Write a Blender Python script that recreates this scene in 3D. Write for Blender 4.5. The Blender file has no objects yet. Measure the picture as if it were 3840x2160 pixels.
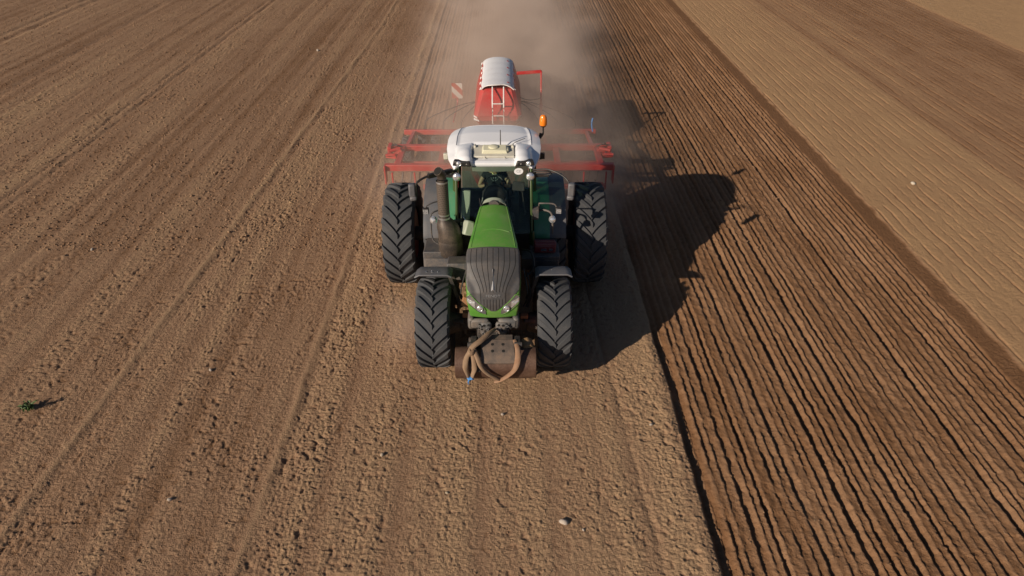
import bpy, bmesh, math, random
import numpy as np
from mathutils import Vector, Matrix, Euler

random.seed(7)
rng = np.random.default_rng(7)
R = math.radians
sc = bpy.context.scene
col = sc.collection

# ------------------------------------------------------------------ camera, sky, sun, exposure
cd = bpy.data.cameras.new('camera')
cd.lens = 24.0
cd.sensor_width = 36.0
cd.clip_end = 2000
cam = bpy.data.objects.new('camera', cd)
col.objects.link(cam)
cam.location = (0.27, -10.284, 8.6)
cam.rotation_euler = (R(90 - 34.267), 0, R(-0.551))
sc.camera = cam

TO_SUN = Vector((-1.77, -1.455, 1.0)).normalized()
SUN_EL = math.asin(TO_SUN.z)
SUN_ROT = math.atan2(TO_SUN.x, TO_SUN.y)
world = bpy.data.worlds.new('World')
sc.world = world
world.use_nodes = True
wn = world.node_tree
sky = wn.nodes.new('ShaderNodeTexSky')
sky.sky_type = 'NISHITA'
sky.sun_disc = False
sky.sun_elevation = SUN_EL
sky.sun_rotation = SUN_ROT % (2 * math.pi)
sky.air_density = 0.7
sky.dust_density = 0.4
wn.links.new(sky.outputs['Color'], wn.nodes['Background'].inputs['Color'])
wn.nodes['Background'].inputs['Strength'].default_value = 0.05

sd = bpy.data.lights.new('sun', 'SUN')
sd.energy = 5.0
sd.angle = R(0.5)
sd.color = (1.0, 0.86, 0.70)
sun = bpy.data.objects.new('sun', sd)
col.objects.link(sun)
sun.location = TO_SUN * 60
sun.rotation_euler = (-TO_SUN).to_track_quat('-Z', 'Y').to_euler()

sc.view_settings.view_transform = 'Standard'
sc.view_settings.look = 'None'
sc.view_settings.exposure = 0.12
sc.view_settings.gamma = 1.0
sc.cycles.volume_step_rate = 0.22
sc.cycles.volume_max_steps = 128
sc.cycles.volume_bounces = 1
sc.cycles.max_bounces = 8
sc.cycles.transparent_max_bounces = 12


# ------------------------------------------------------------------ materials
def lin(h):
    c = [int(h[i:i + 2], 16) / 255 for i in (0, 2, 4)]
    return tuple((x / 12.92 if x <= .04045 else ((x + .055) / 1.055) ** 2.4) for x in c) + (1,)


class NT:
    def __init__(s, name):
        s.m = bpy.data.materials.new(name)
        s.m.use_nodes = True
        s.t = s.m.node_tree
        s.p = s.t.nodes.get('Principled BSDF')
        s.out = s.t.nodes.get('Material Output')

    def n(s, typ, **kw):
        nd = s.t.nodes.new('ShaderNode' + typ)
        for k, v in kw.items():
            setattr(nd, k, v)
        return nd

    def l(s, a, b):
        s.t.links.new(a, b)

    def val(s, sock, v):
        if isinstance(v, bpy.types.NodeSocket):
            s.l(v, sock)
        else:
            sock.default_value = v

    def math(s, op, a, b=0.0, c=None, clamp=False):
        nd = s.n('Math', operation=op, use_clamp=clamp)
        s.val(nd.inputs[0], a)
        s.val(nd.inputs[1], b)
        if c is not None:
            s.val(nd.inputs[2], c)
        return nd.outputs[0]

    def ramp(s, fac, a, b, lo=0.0, hi=1.0):
        nd = s.n('MapRange', interpolation_type='SMOOTHSTEP')
        s.val(nd.inputs[0], fac)
        nd.inputs[1].default_value = a
        nd.inputs[2].default_value = b
        nd.inputs[3].default_value = lo
        nd.inputs[4].default_value = hi
        return nd.outputs[0]

    def mix(s, fac, a, b):
        nd = s.n('Mix', data_type='RGBA')
        s.val(nd.inputs[0], fac)
        s.val(nd.inputs[6], a)
        s.val(nd.inputs[7], b)
        return nd.outputs[2]

    def noise(s, vec, scale, detail=4.0, rough=.55):
        nd = s.n('TexNoise')
        nd.inputs['Scale'].default_value = scale
        nd.inputs['Detail'].default_value = detail
        nd.inputs['Roughness'].default_value = rough
        if vec is not None:
            s.l(vec, nd.inputs['Vector'])
        return nd.outputs['Fac']

    def bump(s, h, strength, dist):
        b = s.n('Bump')
        b.inputs['Strength'].default_value = strength
        b.inputs['Distance'].default_value = dist
        s.l(h, b.inputs['Height'])
        s.l(b.outputs['Normal'], s.p.inputs['Normal'])


def mat(name, c, rough=.5, metal=0.0, dust=.25, dustcol=(.26, .19, .135, 1), var=.15, bump=.0, scale=6.0, coat=0.0, spec=.5):
    if isinstance(c, str):
        c = lin(c)
    t = NT(name)
    tc = t.n('TexCoord').outputs['Object']
    big = t.noise(tc, scale, 5, .6)
    fine = t.noise(tc, scale * 9, 4, .6)
    dark = tuple(x * (1 - var) for x in c[:3]) + (1,)
    lite = tuple(min(1, x * (1 + var)) for x in c[:3]) + (1,)
    base = t.mix(big, dark, lite)
    m = t.math('ADD', t.math('MULTIPLY', big, .65), t.math('MULTIPLY', fine, .45))
    dm = t.ramp(m, .42, .78, 0.0, min(1.0, dust * 1.5))
    base = t.mix(dm, base, dustcol)
    t.l(base, t.p.inputs['Base Color'])
    rr = t.math('ADD', rough, t.math('MULTIPLY', dm, .6 * (1 - rough)))
    t.l(rr, t.p.inputs['Roughness'])
    t.p.inputs['Metallic'].default_value = metal
    t.p.inputs['Specular IOR Level'].default_value = spec
    if coat:
        t.p.inputs['Coat Weight'].default_value = coat
        t.p.inputs['Coat Roughness'].default_value = .12
    if bump:
        t.bump(fine, bump, .01)
    return t.m


M = {}
M['green'] = mat('green_paint', (.085, .25, .033, 1), .36, 0, .22, coat=.35, var=.08, scale=3)
M['green_fender'] = mat('green_fender_paint', (.055, .22, .115, 1), .35, 0, .16, coat=.3, var=.1, scale=3)
M['grille'] = mat('grille_plastic', (.05, .05, .053, 1), .5, 0, .26, dustcol=(.13, .098, .075, 1), scale=3.0)
M['slot'] = mat('slot_dark', (.008, .007, .006, 1), .9, 0, .0)
M['plastic'] = mat('dusty_dark_plastic', (.055, .055, .06, 1), .6, 0, .3, scale=4)
M['fender'] = mat('grey_fender_plastic', (.092, .097, .11, 1), .5, 0, .16, scale=4)
M['black'] = mat('black_plastic', (.014, .014, .015, 1), .45, 0, .1)
M['iron'] = mat('dark_cast_iron', (.03, .03, .032, 1), .6, .2, .28, bump=.3)
M['bracket'] = mat('grey_painted_steel', (.10, .10, .102, 1), .55, .1, .4, bump=.2)
M['rubber'] = mat('dusty_rubber', (.042, .045, .051, 1), .8, 0, .24, dustcol=(.10, .09, .08, 1), bump=.3, scale=5)
M['rim'] = mat('red_rim_paint', (.33, .03, .025, 1), .45, 0, .4)
M['white'] = mat('white_paint', (.78, .79, .82, 1), .28, 0, .05, var=.02, coat=.3, scale=2)
M['receiver'] = mat('beige_plastic', (.55, .53, .45, 1), .5, 0, .2, var=.06)
M['receiver_dome'] = mat('cream_plastic', (.62, .60, .44, 1), .45, 0, .1, var=.05)
M['red'] = mat('red_paint', (.43, .018, .018, 1), .45, 0, .24, var=.12, scale=3, coat=.2)
M['tarp'] = mat('grey_tarpaulin', (.70, .71, .74, 1), .6, 0, .12, var=.06, bump=.2, scale=3)
M['white_tube'] = mat('white_tube_paint', (.72, .70, .68, 1), .45, 0, .1, var=.04)
M['chrome'] = mat('chrome', (.8, .8, .82, 1), .12, 1.0, .05, var=.02)
M['alu'] = mat('dull_aluminium', (.45, .45, .46, 1), .4, .8, .2)
M['exhaust'] = mat('brown_heat_stained_steel', (.055, .045, .04, 1), .5, .4, .3, scale=5, bump=.2)
M['rust'] = mat('rusty_worn_steel', (.095, .050, .034, 1), .5, .3, .3, dustcol=(.21, .135, .09, 1), var=.5, bump=.4, scale=4)
M['worn'] = mat('worn_grey_steel', (.12, .095, .08, 1), .6, .2, .55, dustcol=(.21, .14, .095, 1), var=.5, bump=.6, scale=7)
M['strap'] = mat('brown_webbing', (.23, .145, .085, 1), .85, 0, .35, var=.25, bump=.5, scale=9)
M['strap_orange'] = mat('faded_orange_webbing', (.25, .135, .075, 1), .85, 0, .35, var=.25, bump=.5, scale=9)
M['blue'] = mat('blue_cord', (.06, .25, .6, 1), .6, 0, .05)
M['amber'] = mat('amber_plastic', (.85, .22, .015, 1), .2, 0, .02, coat=.5)
M['skin'] = mat('skin', (.48, .27, .17, 1), .5, 0, .0, var=.1)
M['shirt'] = mat('black_cotton', (.012, .012, .014, 1), .9, 0, .02, bump=.2)
M['print'] = mat('grey_print', (.25, .25, .25, 1), .9, 0, .0)
M['denim'] = mat('dark_denim', (.03, .04, .07, 1), .9, 0, .05)
M['hair'] = mat('brown_hair', (.05, .03, .02, 1), .7, 0, .0)
M['liner'] = mat('olive_grey_liner', (.17, .18, .14, 1), .8, 0, .1)
M['pale'] = mat('pale_green_grey_plastic', (.33, .37, .29, 1), .5, 0, .15)
M['board_white'] = mat('board_white', (.75, .75, .75, 1), .5, 0, .1)
M['steel'] = mat('bare_steel', (.35, .33, .31, 1), .4, .7, .3)
M['mirror'] = mat('mirror_glass', (.7, .7, .72, 1), .05, 1.0, .02, var=.01)


def glass(name, tint, gl=.10):
    t = NT(name)
    t.t.nodes.remove(t.p)
    tr = t.n('BsdfTransparent')
    tr.inputs[0].default_value = tint
    g = t.n('BsdfGlossy')
    g.inputs['Roughness'].default_value = .03
    g.inputs['Color'].default_value = (.9, .95, .95, 1)
    fr = t.n('Fresnel')
    fr.inputs[0].default_value = 1.45
    mx = t.n('MixShader')
    t.l(t.math('MULTIPLY', fr.outputs[0], gl), mx.inputs[0])
    t.l(tr.outputs[0], mx.inputs[1])
    t.l(g.outputs[0], mx.inputs[2])
    t.l(mx.outputs[0], t.out.inputs[0])
    return t.m


M['glass'] = glass('windscreen_glass', (.88, .93, .90, 1), .35)
M['side_glass'] = glass('tinted_side_glass', (.6, .74, .70, 1), .7)
t = NT('lamp_lens')
t.p.inputs['Base Color'].default_value = (.86, .87, .9, 1)
t.p.inputs['Metallic'].default_value = .75
t.p.inputs['Roughness'].default_value = .22
t.p.inputs['Coat Weight'].default_value = 1.0
t.bump(t.n('TexVoronoi').outputs['Distance'], .25, .02)
t.t.nodes['Voronoi Texture'].inputs['Scale'].default_value = 28
t.l(t.n('TexCoord').outputs['Object'], t.t.nodes['Voronoi Texture'].inputs['Vector'])
M['lens'] = t.m

# perforated heat shield: dark holes in a staggered grid
t = NT('perforated_steel')
tc = t.n('TexCoord').outputs['Object']
sx = t.n('SeparateXYZ')
t.l(tc, sx.inputs[0])
ang = t.math('ARCTAN2', sx.outputs[1], sx.outputs[0])
cu = t.math('MULTIPLY', ang, 22 / (2 * math.pi))
cv = t.math('MULTIPLY', sx.outputs[2], 26.0)
row = t.math('FLOOR', cv)
sh = t.math('MULTIPLY', t.math('MODULO', row, 2.0), .5)
fu = t.math('SUBTRACT', t.math('FRACT', t.math('ADD', t.math('ADD', cu, 40), sh)), .5)
fv = t.math('SUBTRACT', t.math('FRACT', cv), .5)
rad = t.math('SQRT', t.math('ADD', t.math('MULTIPLY', fu, fu), t.math('MULTIPLY', fv, fv)))
t.l(t.mix(t.ramp(rad, .26, .34), (.01, .008, .007, 1), (.115, .088, .07, 1)), t.p.inputs['Base Color'])
t.p.inputs['Roughness'].default_value = .6
M['perf'] = t.m

# red and white hazard board, colours dulled to paint in dust haze
t = NT('hazard_stripes')
tc = t.n('TexCoord').outputs['Object']
sx = t.n('SeparateXYZ')
t.l(tc, sx.inputs[0])
d = t.math('FRACT', t.math('MULTIPLY', t.math('ADD', t.math('ADD', sx.outputs[0], sx.outputs[2]), 20), 2.4))
t.l(t.mix(t.math('GREATER_THAN', d, .5), (.38, .13, .10, 1), (.50, .46, .42, 1)), t.p.inputs['Base Color'])
M['hazard'] = t.m


# ------------------------------------------------------------------ mesh helpers
class MB:
    def __init__(s):
        s.v, s.f, s.starts = [], [], []

    def add(s, vs, fs):
        o = len(s.v)
        s.starts.append((o, len(s.f)))
        s.v += [tuple(p) for p in vs]
        s.f += [tuple(i + o for i in q) for q in fs]
        return s

    def box(s, c, d, rot=(0, 0, 0), taper=(1, 1)):
        m = Euler(rot).to_matrix()
        vs = []
        for z in (-.5, .5):
            k = taper if z > 0 else (1, 1)
            for x, y in ((-.5, -.5), (.5, -.5), (.5, .5), (-.5, .5)):
                vs.append(Vector(c) + m @ Vector((x * d[0] * k[0], y * d[1] * k[1], z * d[2])))
        return s.add(vs, [(3, 2, 1, 0), (4, 5, 6, 7), (0, 1, 5, 4), (1, 2, 6, 5), (2, 3, 7, 6), (3, 0, 4, 7)])

    def bar(s, a, b, w, h):
        a, b = Vector(a), Vector(b)
        d = (b - a)
        q = d.to_track_quat('Y', 'Z').to_matrix()
        m = (a + b) / 2
        vs = []
        for z in (-.5, .5):
            for x, y in ((-.5, -.5), (.5, -.5), (.5, .5), (-.5, .5)):
                vs.append(m + q @ Vector((x * w, y * d.length, z * h)))
        return s.add(vs, [(3, 2, 1, 0), (4, 5, 6, 7), (0, 1, 5, 4), (1, 2, 6, 5), (2, 3, 7, 6), (3, 0, 4, 7)])

    def cyl(s, a, b, r0, r1=None, n=16):
        r1 = r0 if r1 is None else r1
        a, b = Vector(a), Vector(b)
        q = (b - a).to_track_quat('Z', 'Y').to_matrix()
        vs = []
        for p, r in ((a, r0), (b, r1)):
            for i in range(n):
                an = 2 * math.pi * i / n
                vs.append(p + q @ Vector((math.cos(an) * r, math.sin(an) * r, 0)))
        fs = [(i, (i + 1) % n, n + (i + 1) % n, n + i) for i in range(n)]
        fs += [tuple(range(n))[::-1], tuple(range(n, 2 * n))]
        return s.add(vs, fs)

    def tube(s, pts, r, n=8, sub=4, flat=1.0, up=(0, 0, 1)):
        P = [Vector(p) for p in pts]
        if sub > 1 and len(P) > 2:
            Q = []
            for i in range(len(P) - 1):
                p0, p1, p2, p3 = P[max(i - 1, 0)], P[i], P[i + 1], P[min(i + 2, len(P) - 1)]
                for k in range(sub):
                    u = k / sub
                    Q.append(.5 * ((2 * p1) + (p2 - p0) * u + (2 * p0 - 5 * p1 + 4 * p2 - p3) * u * u + (3 * p1 - p0 - 3 * p2 + p3) * u ** 3))
            P = Q + [P[-1]]
        rr = r if isinstance(r, (list, tuple)) else [r] * len(P)
        if len(rr) != len(P):
            rr = [float(np.interp(i / (len(P) - 1), np.linspace(0, 1, len(rr)), rr)) for i in range(len(P))]
        vs, fs = [], []
        upv = Vector(up)
        for i, p in enumerate(P):
            d = (P[min(i + 1, len(P) - 1)] - P[max(i - 1, 0)]).normalized()
            a = d.cross(upv)
            if a.length < 1e-3:
                a = d.cross(Vector((1, 0, 0)))
            a.normalize()
            b = a.cross(d).normalized()
            for k in range(n):
                an = 2 * math.pi * k / n
                vs.append(p + a * math.cos(an) * rr[i] + b * math.sin(an) * rr[i] * flat)
        for i in range(len(P) - 1):
            for k in range(n):
                fs.append((i * n + k, i * n + (k + 1) % n, (i + 1) * n + (k + 1) % n, (i + 1) * n + k))
        fs += [tuple(range(n)), tuple(range((len(P) - 1) * n, len(P) * n))[::-1]]
        return s.add(vs, fs)

    def lathe(s, prof, c=(0, 0, 0), axis='x', n=32, caps=True):
        vs, fs = [], []
        c = Vector(c)
        for a, r in prof:
            for k in range(n):
                an = 2 * math.pi * k / n
                u, w = math.cos(an) * r, math.sin(an) * r
                p = {'x': (a, u, w), 'y': (w, a, u), 'z': (u, w, a)}[axis]
                vs.append(c + Vector(p))
        m = len(prof)
        for i in range(m - 1):
            for k in range(n):
                fs.append((i * n + k, i * n + (k + 1) % n, (i + 1) * n + (k + 1) % n, (i + 1) * n + k))
        if caps:
            fs += [tuple(range(n))[::-1], tuple(range((m - 1) * n, m * n))]
        return s.add(vs, fs)

    def grid(s, fn, nu, nv, cu=False):
        vs = [fn(i / (nu - (0 if cu else 1)), j / (nv - 1)) for j in range(nv) for i in range(nu)]
        fs = []
        for j in range(nv - 1):
            for i in range(nu if cu else nu - 1):
                a, b = j * nu + i, j * nu + (i + 1) % nu
                fs.append((a, b, b + nu, a + nu))
        return s.add(vs, fs)

    def shell(s, fn, nu, nv, off):
        """grid with thickness: off = vector function or constant offset vector for the inner side"""
        o = len(s.v)
        s.grid(fn, nu, nv)
        a = len(s.v) - o
        inner = [Vector(p) + Vector(off) for p in s.v[o:]]
        fs = []
        for j in range(nv - 1):
            for i in range(nu - 1):
                q = a + j * nu + i
                fs.append((q, q + nu, q + nu + 1, q + 1))
        rim = [i for i in range(nu)] + [j * nu + nu - 1 for j in range(1, nv)] + [(nv - 1) * nu + i for i in range(nu - 2, -1, -1)] + [j * nu for j in range(nv - 2, 0, -1)]
        for k in range(len(rim)):
            p, q = rim[k], rim[(k + 1) % len(rim)]
            fs.append((q, p, p + a, q + a))
        s.v += [tuple(p) for p in inner]
        s.f += [tuple(i + o for i in q) for q in fs]
        return s

    def prism(s, poly, h, mtx):
        n = len(poly)
        vs = [mtx @ Vector((x, y, 0)) for x, y in poly] + [mtx @ Vector((x, y, h)) for x, y in poly]
        fs = [tuple(range(n))[::-1], tuple(range(n, 2 * n))] + [(i, (i + 1) % n, n + (i + 1) % n, n + i) for i in range(n)]
        return s.add(vs, fs)

    def build(s, name, m, parent=None, bevel=0, ang=38, flat=False, fix=True):
        me = bpy.data.meshes.new(name)
        me.from_pydata(s.v, [], s.f)
        if fix:
            bm = bmesh.new()
            bm.from_mesh(me)
            bmesh.ops.recalc_face_normals(bm, faces=bm.faces)
            bm.to_mesh(me)
            bm.free()
        if not flat:
            me.shade_smooth()
            me.set_sharp_from_angle(angle=R(ang))
        me.materials.append(M[m] if isinstance(m, str) else m)
        o = bpy.data.objects.new(name, me)
        col.objects.link(o)
        if parent:
            o.parent = parent
        if bevel:
            b = o.modifiers.new('bevel', 'BEVEL')
            b.width = bevel
            b.segments = 2
            b.limit_method = 'ANGLE'
            b.angle_limit = R(40)
        return o


def build_each(b, name, m, parent, **kw):
    """every shape added to b becomes an object of its own"""
    out = []
    st = b.starts + [(len(b.v), len(b.f))]
    for (v0, f0), (v1, f1) in zip(st[:-1], st[1:]):
        q = MB()
        q.add(b.v[v0:v1], [tuple(i - v0 for i in f) for f in b.f[f0:f1]])
        out.append(q.build(name, m, parent, **kw))
    return out


def mtx(o, ex, ey):
    ex, ey = Vector(ex).normalized(), Vector(ey).normalized()
    ez = ex.cross(ey).normalized()
    ey = ez.cross(ex)
    m = Matrix((ex, ey, ez)).transposed().to_4x4()
    m.translation = Vector(o)
    return m


def tag(o, label=None, cat=None, group=None, kind=None):
    for k, v in (('label', label), ('category', cat), ('group', group), ('kind', kind)):
        if v:
            o[k] = v
    return o


def empty(name, loc=(0, 0, 0), rz=0):
    o = bpy.data.objects.new(name, None)
    col.objects.link(o)
    o.location = loc
    o.rotation_euler.z = rz
    o.empty_display_size = .3
    return o


def copy_tree(o, parent=None):
    c = o.copy()
    col.objects.link(c)
    if parent:
        c.parent = parent
    for ch in list(o.children):
        copy_tree(ch, c)
    return c


def text_mesh(name, body, size, m, parent, matrix, depth=.004):
    cu = bpy.data.curves.new(name, 'FONT')
    cu.body = body
    cu.size = size
    cu.align_x = 'CENTER'
    cu.align_y = 'CENTER'
    cu.extrude = depth
    tmp = bpy.data.objects.new('tmp', cu)
    col.objects.link(tmp)
    dg = bpy.context.evaluated_depsgraph_get()
    me = bpy.data.meshes.new_from_object(tmp.evaluated_get(dg))
    bpy.data.objects.remove(tmp)
    bpy.data.curves.remove(cu)
    me.transform(matrix)
    me.materials.clear()
    me.materials.append(M[m])
    me.name = name
    o = bpy.data.objects.new(name, me)
    col.objects.link(o)
    o.parent = parent
    return o


# ------------------------------------------------------------------ noise in numpy
def perlin(x, y, seed):
    xi = np.floor(x).astype(np.int64)
    yi = np.floor(y).astype(np.int64)
    xf = (x - xi).astype(np.float32)
    yf = (y - yi).astype(np.float32)

    def g(ix, iy):
        h = (ix * 374761393 + iy * 668265263 + seed * 974634721) & 0xFFFFFFFF
        h = ((h ^ (h >> 13)) * 1274126177) & 0xFFFFFFFF
        h = h ^ (h >> 16)
        a = (h & 0xFFFF).astype(np.float32) * (2 * math.pi / 65536)
        return np.cos(a), np.sin(a)

    u = xf * xf * xf * (xf * (xf * 6 - 15) + 10)
    v = yf * yf * yf * (yf * (yf * 6 - 15) + 10)
    r = 0
    for dx in (0, 1):
        for dy in (0, 1):
            gx, gy = g(xi + dx, yi + dy)
            w = (u if dx else 1 - u) * (v if dy else 1 - v)
            r = r + w * (gx * (xf - dx) + gy * (yf - dy))
    return r * 1.5


def sstep(x, a, b):
    k = np.clip((x - a) / (b - a), 0, 1)
    return k * k * (3 - 2 * k)


EDGE = 3.24          # where the sown strip begins on the right
SEEDER_Y = 8.6       # sown behind the drill from here


def soil_height(x, y):
    """height and colour masks of the field (all in metres)"""
    wob = .05 * perlin(x * 0, y / 1.7, 3) + .02 * perlin(x * 0, y / .33, 4)
    sown = sstep(x + wob * .8, EDGE - .03, EDGE + .03) * (1 - sstep(x, 10.0, 10.3))
    behind = sstep(y, SEEDER_Y - .4, SEEDER_Y + .6) * sstep(x, -3.16, -3.06) * (1 - sstep(x, EDGE - .05, EDGE))
    old = sstep(x + .05 * perlin(x / .3, y / .6, 5), 10.05, 10.3) * (1 - sstep(x, 23.6, 24.1))
    pale = sstep(x, 23.6, 24.1)
    drilled = np.maximum(sown, behind)
    raw = 1 - np.clip(drilled + old + pale, 0, 1)
    # loose cultivated soil
    strip = .75 * perlin(x / .34 + .25 * perlin(x / 3, y / 9, 21), y / 16, 22) + .55 * perlin(x / .9, y / 25, 29)
    strip2 = perlin(x / 1.9, y / 30, 23)
    patch = perlin(x / 1.1, y / 1.6, 24)
    rough = np.clip(.66 + .55 * strip + .4 * strip2 + .5 * patch, .2, 1.45)
    a = perlin(x / .11, y / .12, 25)
    b = perlin(x / .065, y / .07, 26)
    c = perlin(x / .038, y / .038, 27)
    big = perlin(x / .4, y / .4, 28)
    pits = sstep(a + .5 * b + .35 * big + .2 * c + .25 * patch, .30, .75)
    lumps = sstep(b + .4 * c + .3 * a, .38, .85)
    h_raw = rough * (-.025 * pits + .007 * lumps + .007 * b + .009 * c) + .008 * big * rough + .014 * strip + .0045 * c + .003 * b
    # wheel and tine marks in the cultivated part
    line = np.zeros_like(x)
    prof = np.zeros_like(x)
    smooth = np.zeros_like(x)
    for x0, k, w, up in ((-3.52, 0, .08, .020), (-6.98, .034, .08, .020), (-1.75, .004, .10, .010), (-13.25, 0, .10, -.04), (-13.62, 0, .08, -.03),
                         (-18.75, -.02, .2, -.05), (-23.7, .0, .22, -.07), (-24.4, .0, .2, -.06), (-9.6, .02, .09, -.014), (-11.2, .01, .08, -.016),
                         (2.18, -.06, .05, -.025), (2.8, 0, .16, .012), (-16.1, 0, .10, -.02), (-5.1, .01, .08, -.010), (-8.3, .02, .07, -.012)):
        dd = (x - (x0 + k * (y if k != .034 else np.minimum(y, 26)) + .045 * perlin(y / 2.1 + x0, y * 0, 31) + .02 * perlin(y / .3, y * 0 + x0, 32))) / w
        e = np.exp(-dd * dd)
        brk = np.clip(.65 + .8 * perlin(y / 1.3 + x0 * 7, y * 0, 33), .15, 1)
        prof += up * e * (1 if up > .02 else brk)
        if up > .015:
            smooth = np.maximum(smooth, e)
            prof -= .02 * np.exp(-(dd - 2.3) ** 2 / 1.5) * brk
    h_raw = h_raw * (1 - .75 * smooth) + prof
    # sown strip: press-wheel furrows every 15 cm, every second one deeper
    pitch = .152
    wx = x + .014 * perlin(x / .4, y / .15, 41) + .009 * perlin(x / .18, y / .06, 42) + .018 * perlin(x / 1.2, y / 1.3, 43)
    ph = (wx - EDGE) / pitch
    ph = ph + .22 * np.sin(np.floor(ph / 2) * 2.4) * np.sin(math.pi * np.mod(ph / 2, 1.0)) ** 2
    idx = np.floor(ph)
    fr = ph - idx
    hsh = np.sin(idx * 12.9898) * 43758.5453
    hsh = hsh - np.floor(hsh)
    deep = np.where(np.mod(idx, 2) == 0, .066, .024) * (.35 + 1.0 * hsh)
    deep = deep * np.clip(.95 + .65 * perlin(idx * 3.7, y / 1.1, 44) + .5 * perlin(idx * 1.7, y / .28, 45), .1, 1.5)
    # each furrow falls off sharply on its left and rises gently to the next ridge
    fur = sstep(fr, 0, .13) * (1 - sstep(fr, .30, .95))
    track = np.exp(-((x - 4.95) / .24) ** 2) + np.exp(-((x - 7.35) / .26) ** 2) * .6
    deep = deep * (1 - .6 * np.clip(track, 0, 1))
    h_sow = -.035 - deep * fur + .014 * perlin(x / .16, y / .26, 46) + .009 * perlin(x / .065, y / .1, 47) + .006 * c - .012 * pits * sstep(perlin(x / .5, y / .9, 61), -.1, .5) - .015 * track
    h_sow = h_sow + .014 * lumps * sstep(perlin(x / .4, y / .5, 48), .0, .5)
    edge = np.exp(-((x + wob - (EDGE + .10)) / .075) ** 2) * np.clip(.9 + .5 * perlin(y / .5, y * 0, 49), .5, 1.3)
    h_sow = h_sow - .075 * edge * (1 - behind)
    # berm of loose earth beside the edge
    h_raw = h_raw + .035 * np.exp(-((x - (EDGE - .16)) / .13) ** 2) * (.7 + .5 * perlin(x / .2, y / .35, 50)) * (1 - behind)
    # older, dried, rolled strip
    pitch2 = .30
    w2 = x + .035 * perlin(x / .8, y / .9, 51) + .018 * perlin(x / .3, y / .2, 52)
    ph2 = w2 / pitch2
    id2 = np.floor(ph2)
    fr2 = ph2 - id2 - .5
    h2 = np.sin(id2 * 78.233) * 43758.5453
    h2 = h2 - np.floor(h2)
    d2 = .062 * (.3 + .9 * h2) * np.clip(.7 + 1.1 * perlin(id2 * 5.1, y / .9, 53) + .7 * perlin(id2 * 2.3, y / .3, 54), .02, 1.5)
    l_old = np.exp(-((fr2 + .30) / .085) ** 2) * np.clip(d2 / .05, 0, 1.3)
    h_old = -.02 - .026 * l_old + .005 * perlin(x / .2, y / .3, 55) + .005 * b * (1 + strip2) + .02 * pits * -sstep(x, 13, 19) * .6
    # dark smooth band between the two passes
    band = sstep(x + .06 * perlin(x * 0, y / .7, 56), 9.66, 9.76) * (1 - sstep(x + .10 * perlin(x * 0, y / .45, 57), 10.08, 10.22))
    h_band = -.05 + .008 * b + .006 * c
    # pale field
    h_pale = .02 + .012 * b + .01 * big
    h = raw * h_raw + drilled * h_sow + old * h_old + pale * h_pale
    h = h * (1 - band) + band * h_band
    tone = raw * (.54 + .16 * smooth + .20 * strip + .07 * strip2 - .16 * pits + .13 * sstep(x, -3.6, -1.5) * (1 - sstep(y, 2, 9))) + drilled * (.31 + .10 * perlin(x / .5, y / 2.5, 58) + .16 * (1 - fur))  # pits and furrow bottoms painted darker, shade put into the soil colour
    t_old = .82 - .34 * sstep(x + .9 * perlin(x / 1.2, y / 20, 59), 12.6, 19.0) - .16 * np.exp(-((x - 15.2 - .15 * perlin(y / 4, y * 0, 62)) / .28) ** 2) + .13 * perlin(x / .8, y / 26, 60) * sstep(x, 11.5, 14) + .05 * patch
    t_old = t_old - .34 * l_old  # old drill lines darkened in colour to stand for shadow in the grooves
    tone = tone + old * t_old + pale * .86
    tone = tone * (1 - band) + band * .26
    return h, np.clip(tone, 0, 1), drilled, old + pale, band


def axis(pts, steps):
    """coordinates from pts[0] to pts[-1], the step interpolated between the given ones"""
    out = [pts[0]]
    while out[-1] < pts[-1]:
        out.append(out[-1] + float(np.interp(out[-1], pts, steps)))
    return np.array(out)


QUALITY = 1.0
xs = axis([-450, -60, -34, -14, -8, -7, 7.5, 11, 16, 34, 60, 450], [60, 4, .075, .036, .02, .016, .016, .022, .032, .075, 4, 60])
ys = [-90.0, -60, -40, -28, -20, -15, -11, -9, -7.5, -6.5]
while ys[-1] < 34:
    s2 = (ys[-1] + 10.28) ** 2 + 74
    ys.append(ys[-1] + max(.014, .62 * s2 / 5874))
while ys[-1] < 700:
    ys.append(ys[-1] + .35 + max(0, ys[-1] - 40) * .12)
ys = np.array(ys)
X, Y = np.meshgrid(xs, ys)
X = X.astype(np.float64)
Y = Y.astype(np.float64)
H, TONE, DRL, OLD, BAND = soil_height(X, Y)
# far outside the detailed area the sheet lies flat
fade = (1 - sstep(np.abs(X), 34, 60)) * (1 - sstep(Y, 60, 90)) * sstep(Y, -9, -6.5)
H = H * fade
ny, nx = X.shape
me = bpy.data.meshes.new('field')
nv = nx * ny
me.vertices.add(nv)
me.vertices.foreach_set('co', np.stack([X, Y, H], -1).astype(np.float32).ravel())
idx = np.arange(nv, dtype=np.int32).reshape(ny, nx)
q = np.stack([idx[:-1, :-1], idx[:-1, 1:], idx[1:, 1:], idx[1:, :-1]], -1).reshape(-1, 4)
me.loops.add(q.size)
me.loops.foreach_set('vertex_index', q.ravel())
me.polygons.add(len(q))
me.polygons.foreach_set('loop_start', np.arange(0, q.size, 4, dtype=np.int32))
me.polygons.foreach_set('loop_total', np.full(len(q), 4, dtype=np.int32))
me.update(calc_edges=True)
me.shade_smooth()
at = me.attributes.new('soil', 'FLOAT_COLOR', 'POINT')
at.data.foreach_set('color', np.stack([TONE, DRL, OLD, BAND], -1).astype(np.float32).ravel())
field = bpy.data.objects.new('field', me)
col.objects.link(field)
tag(field, kind='structure')

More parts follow.
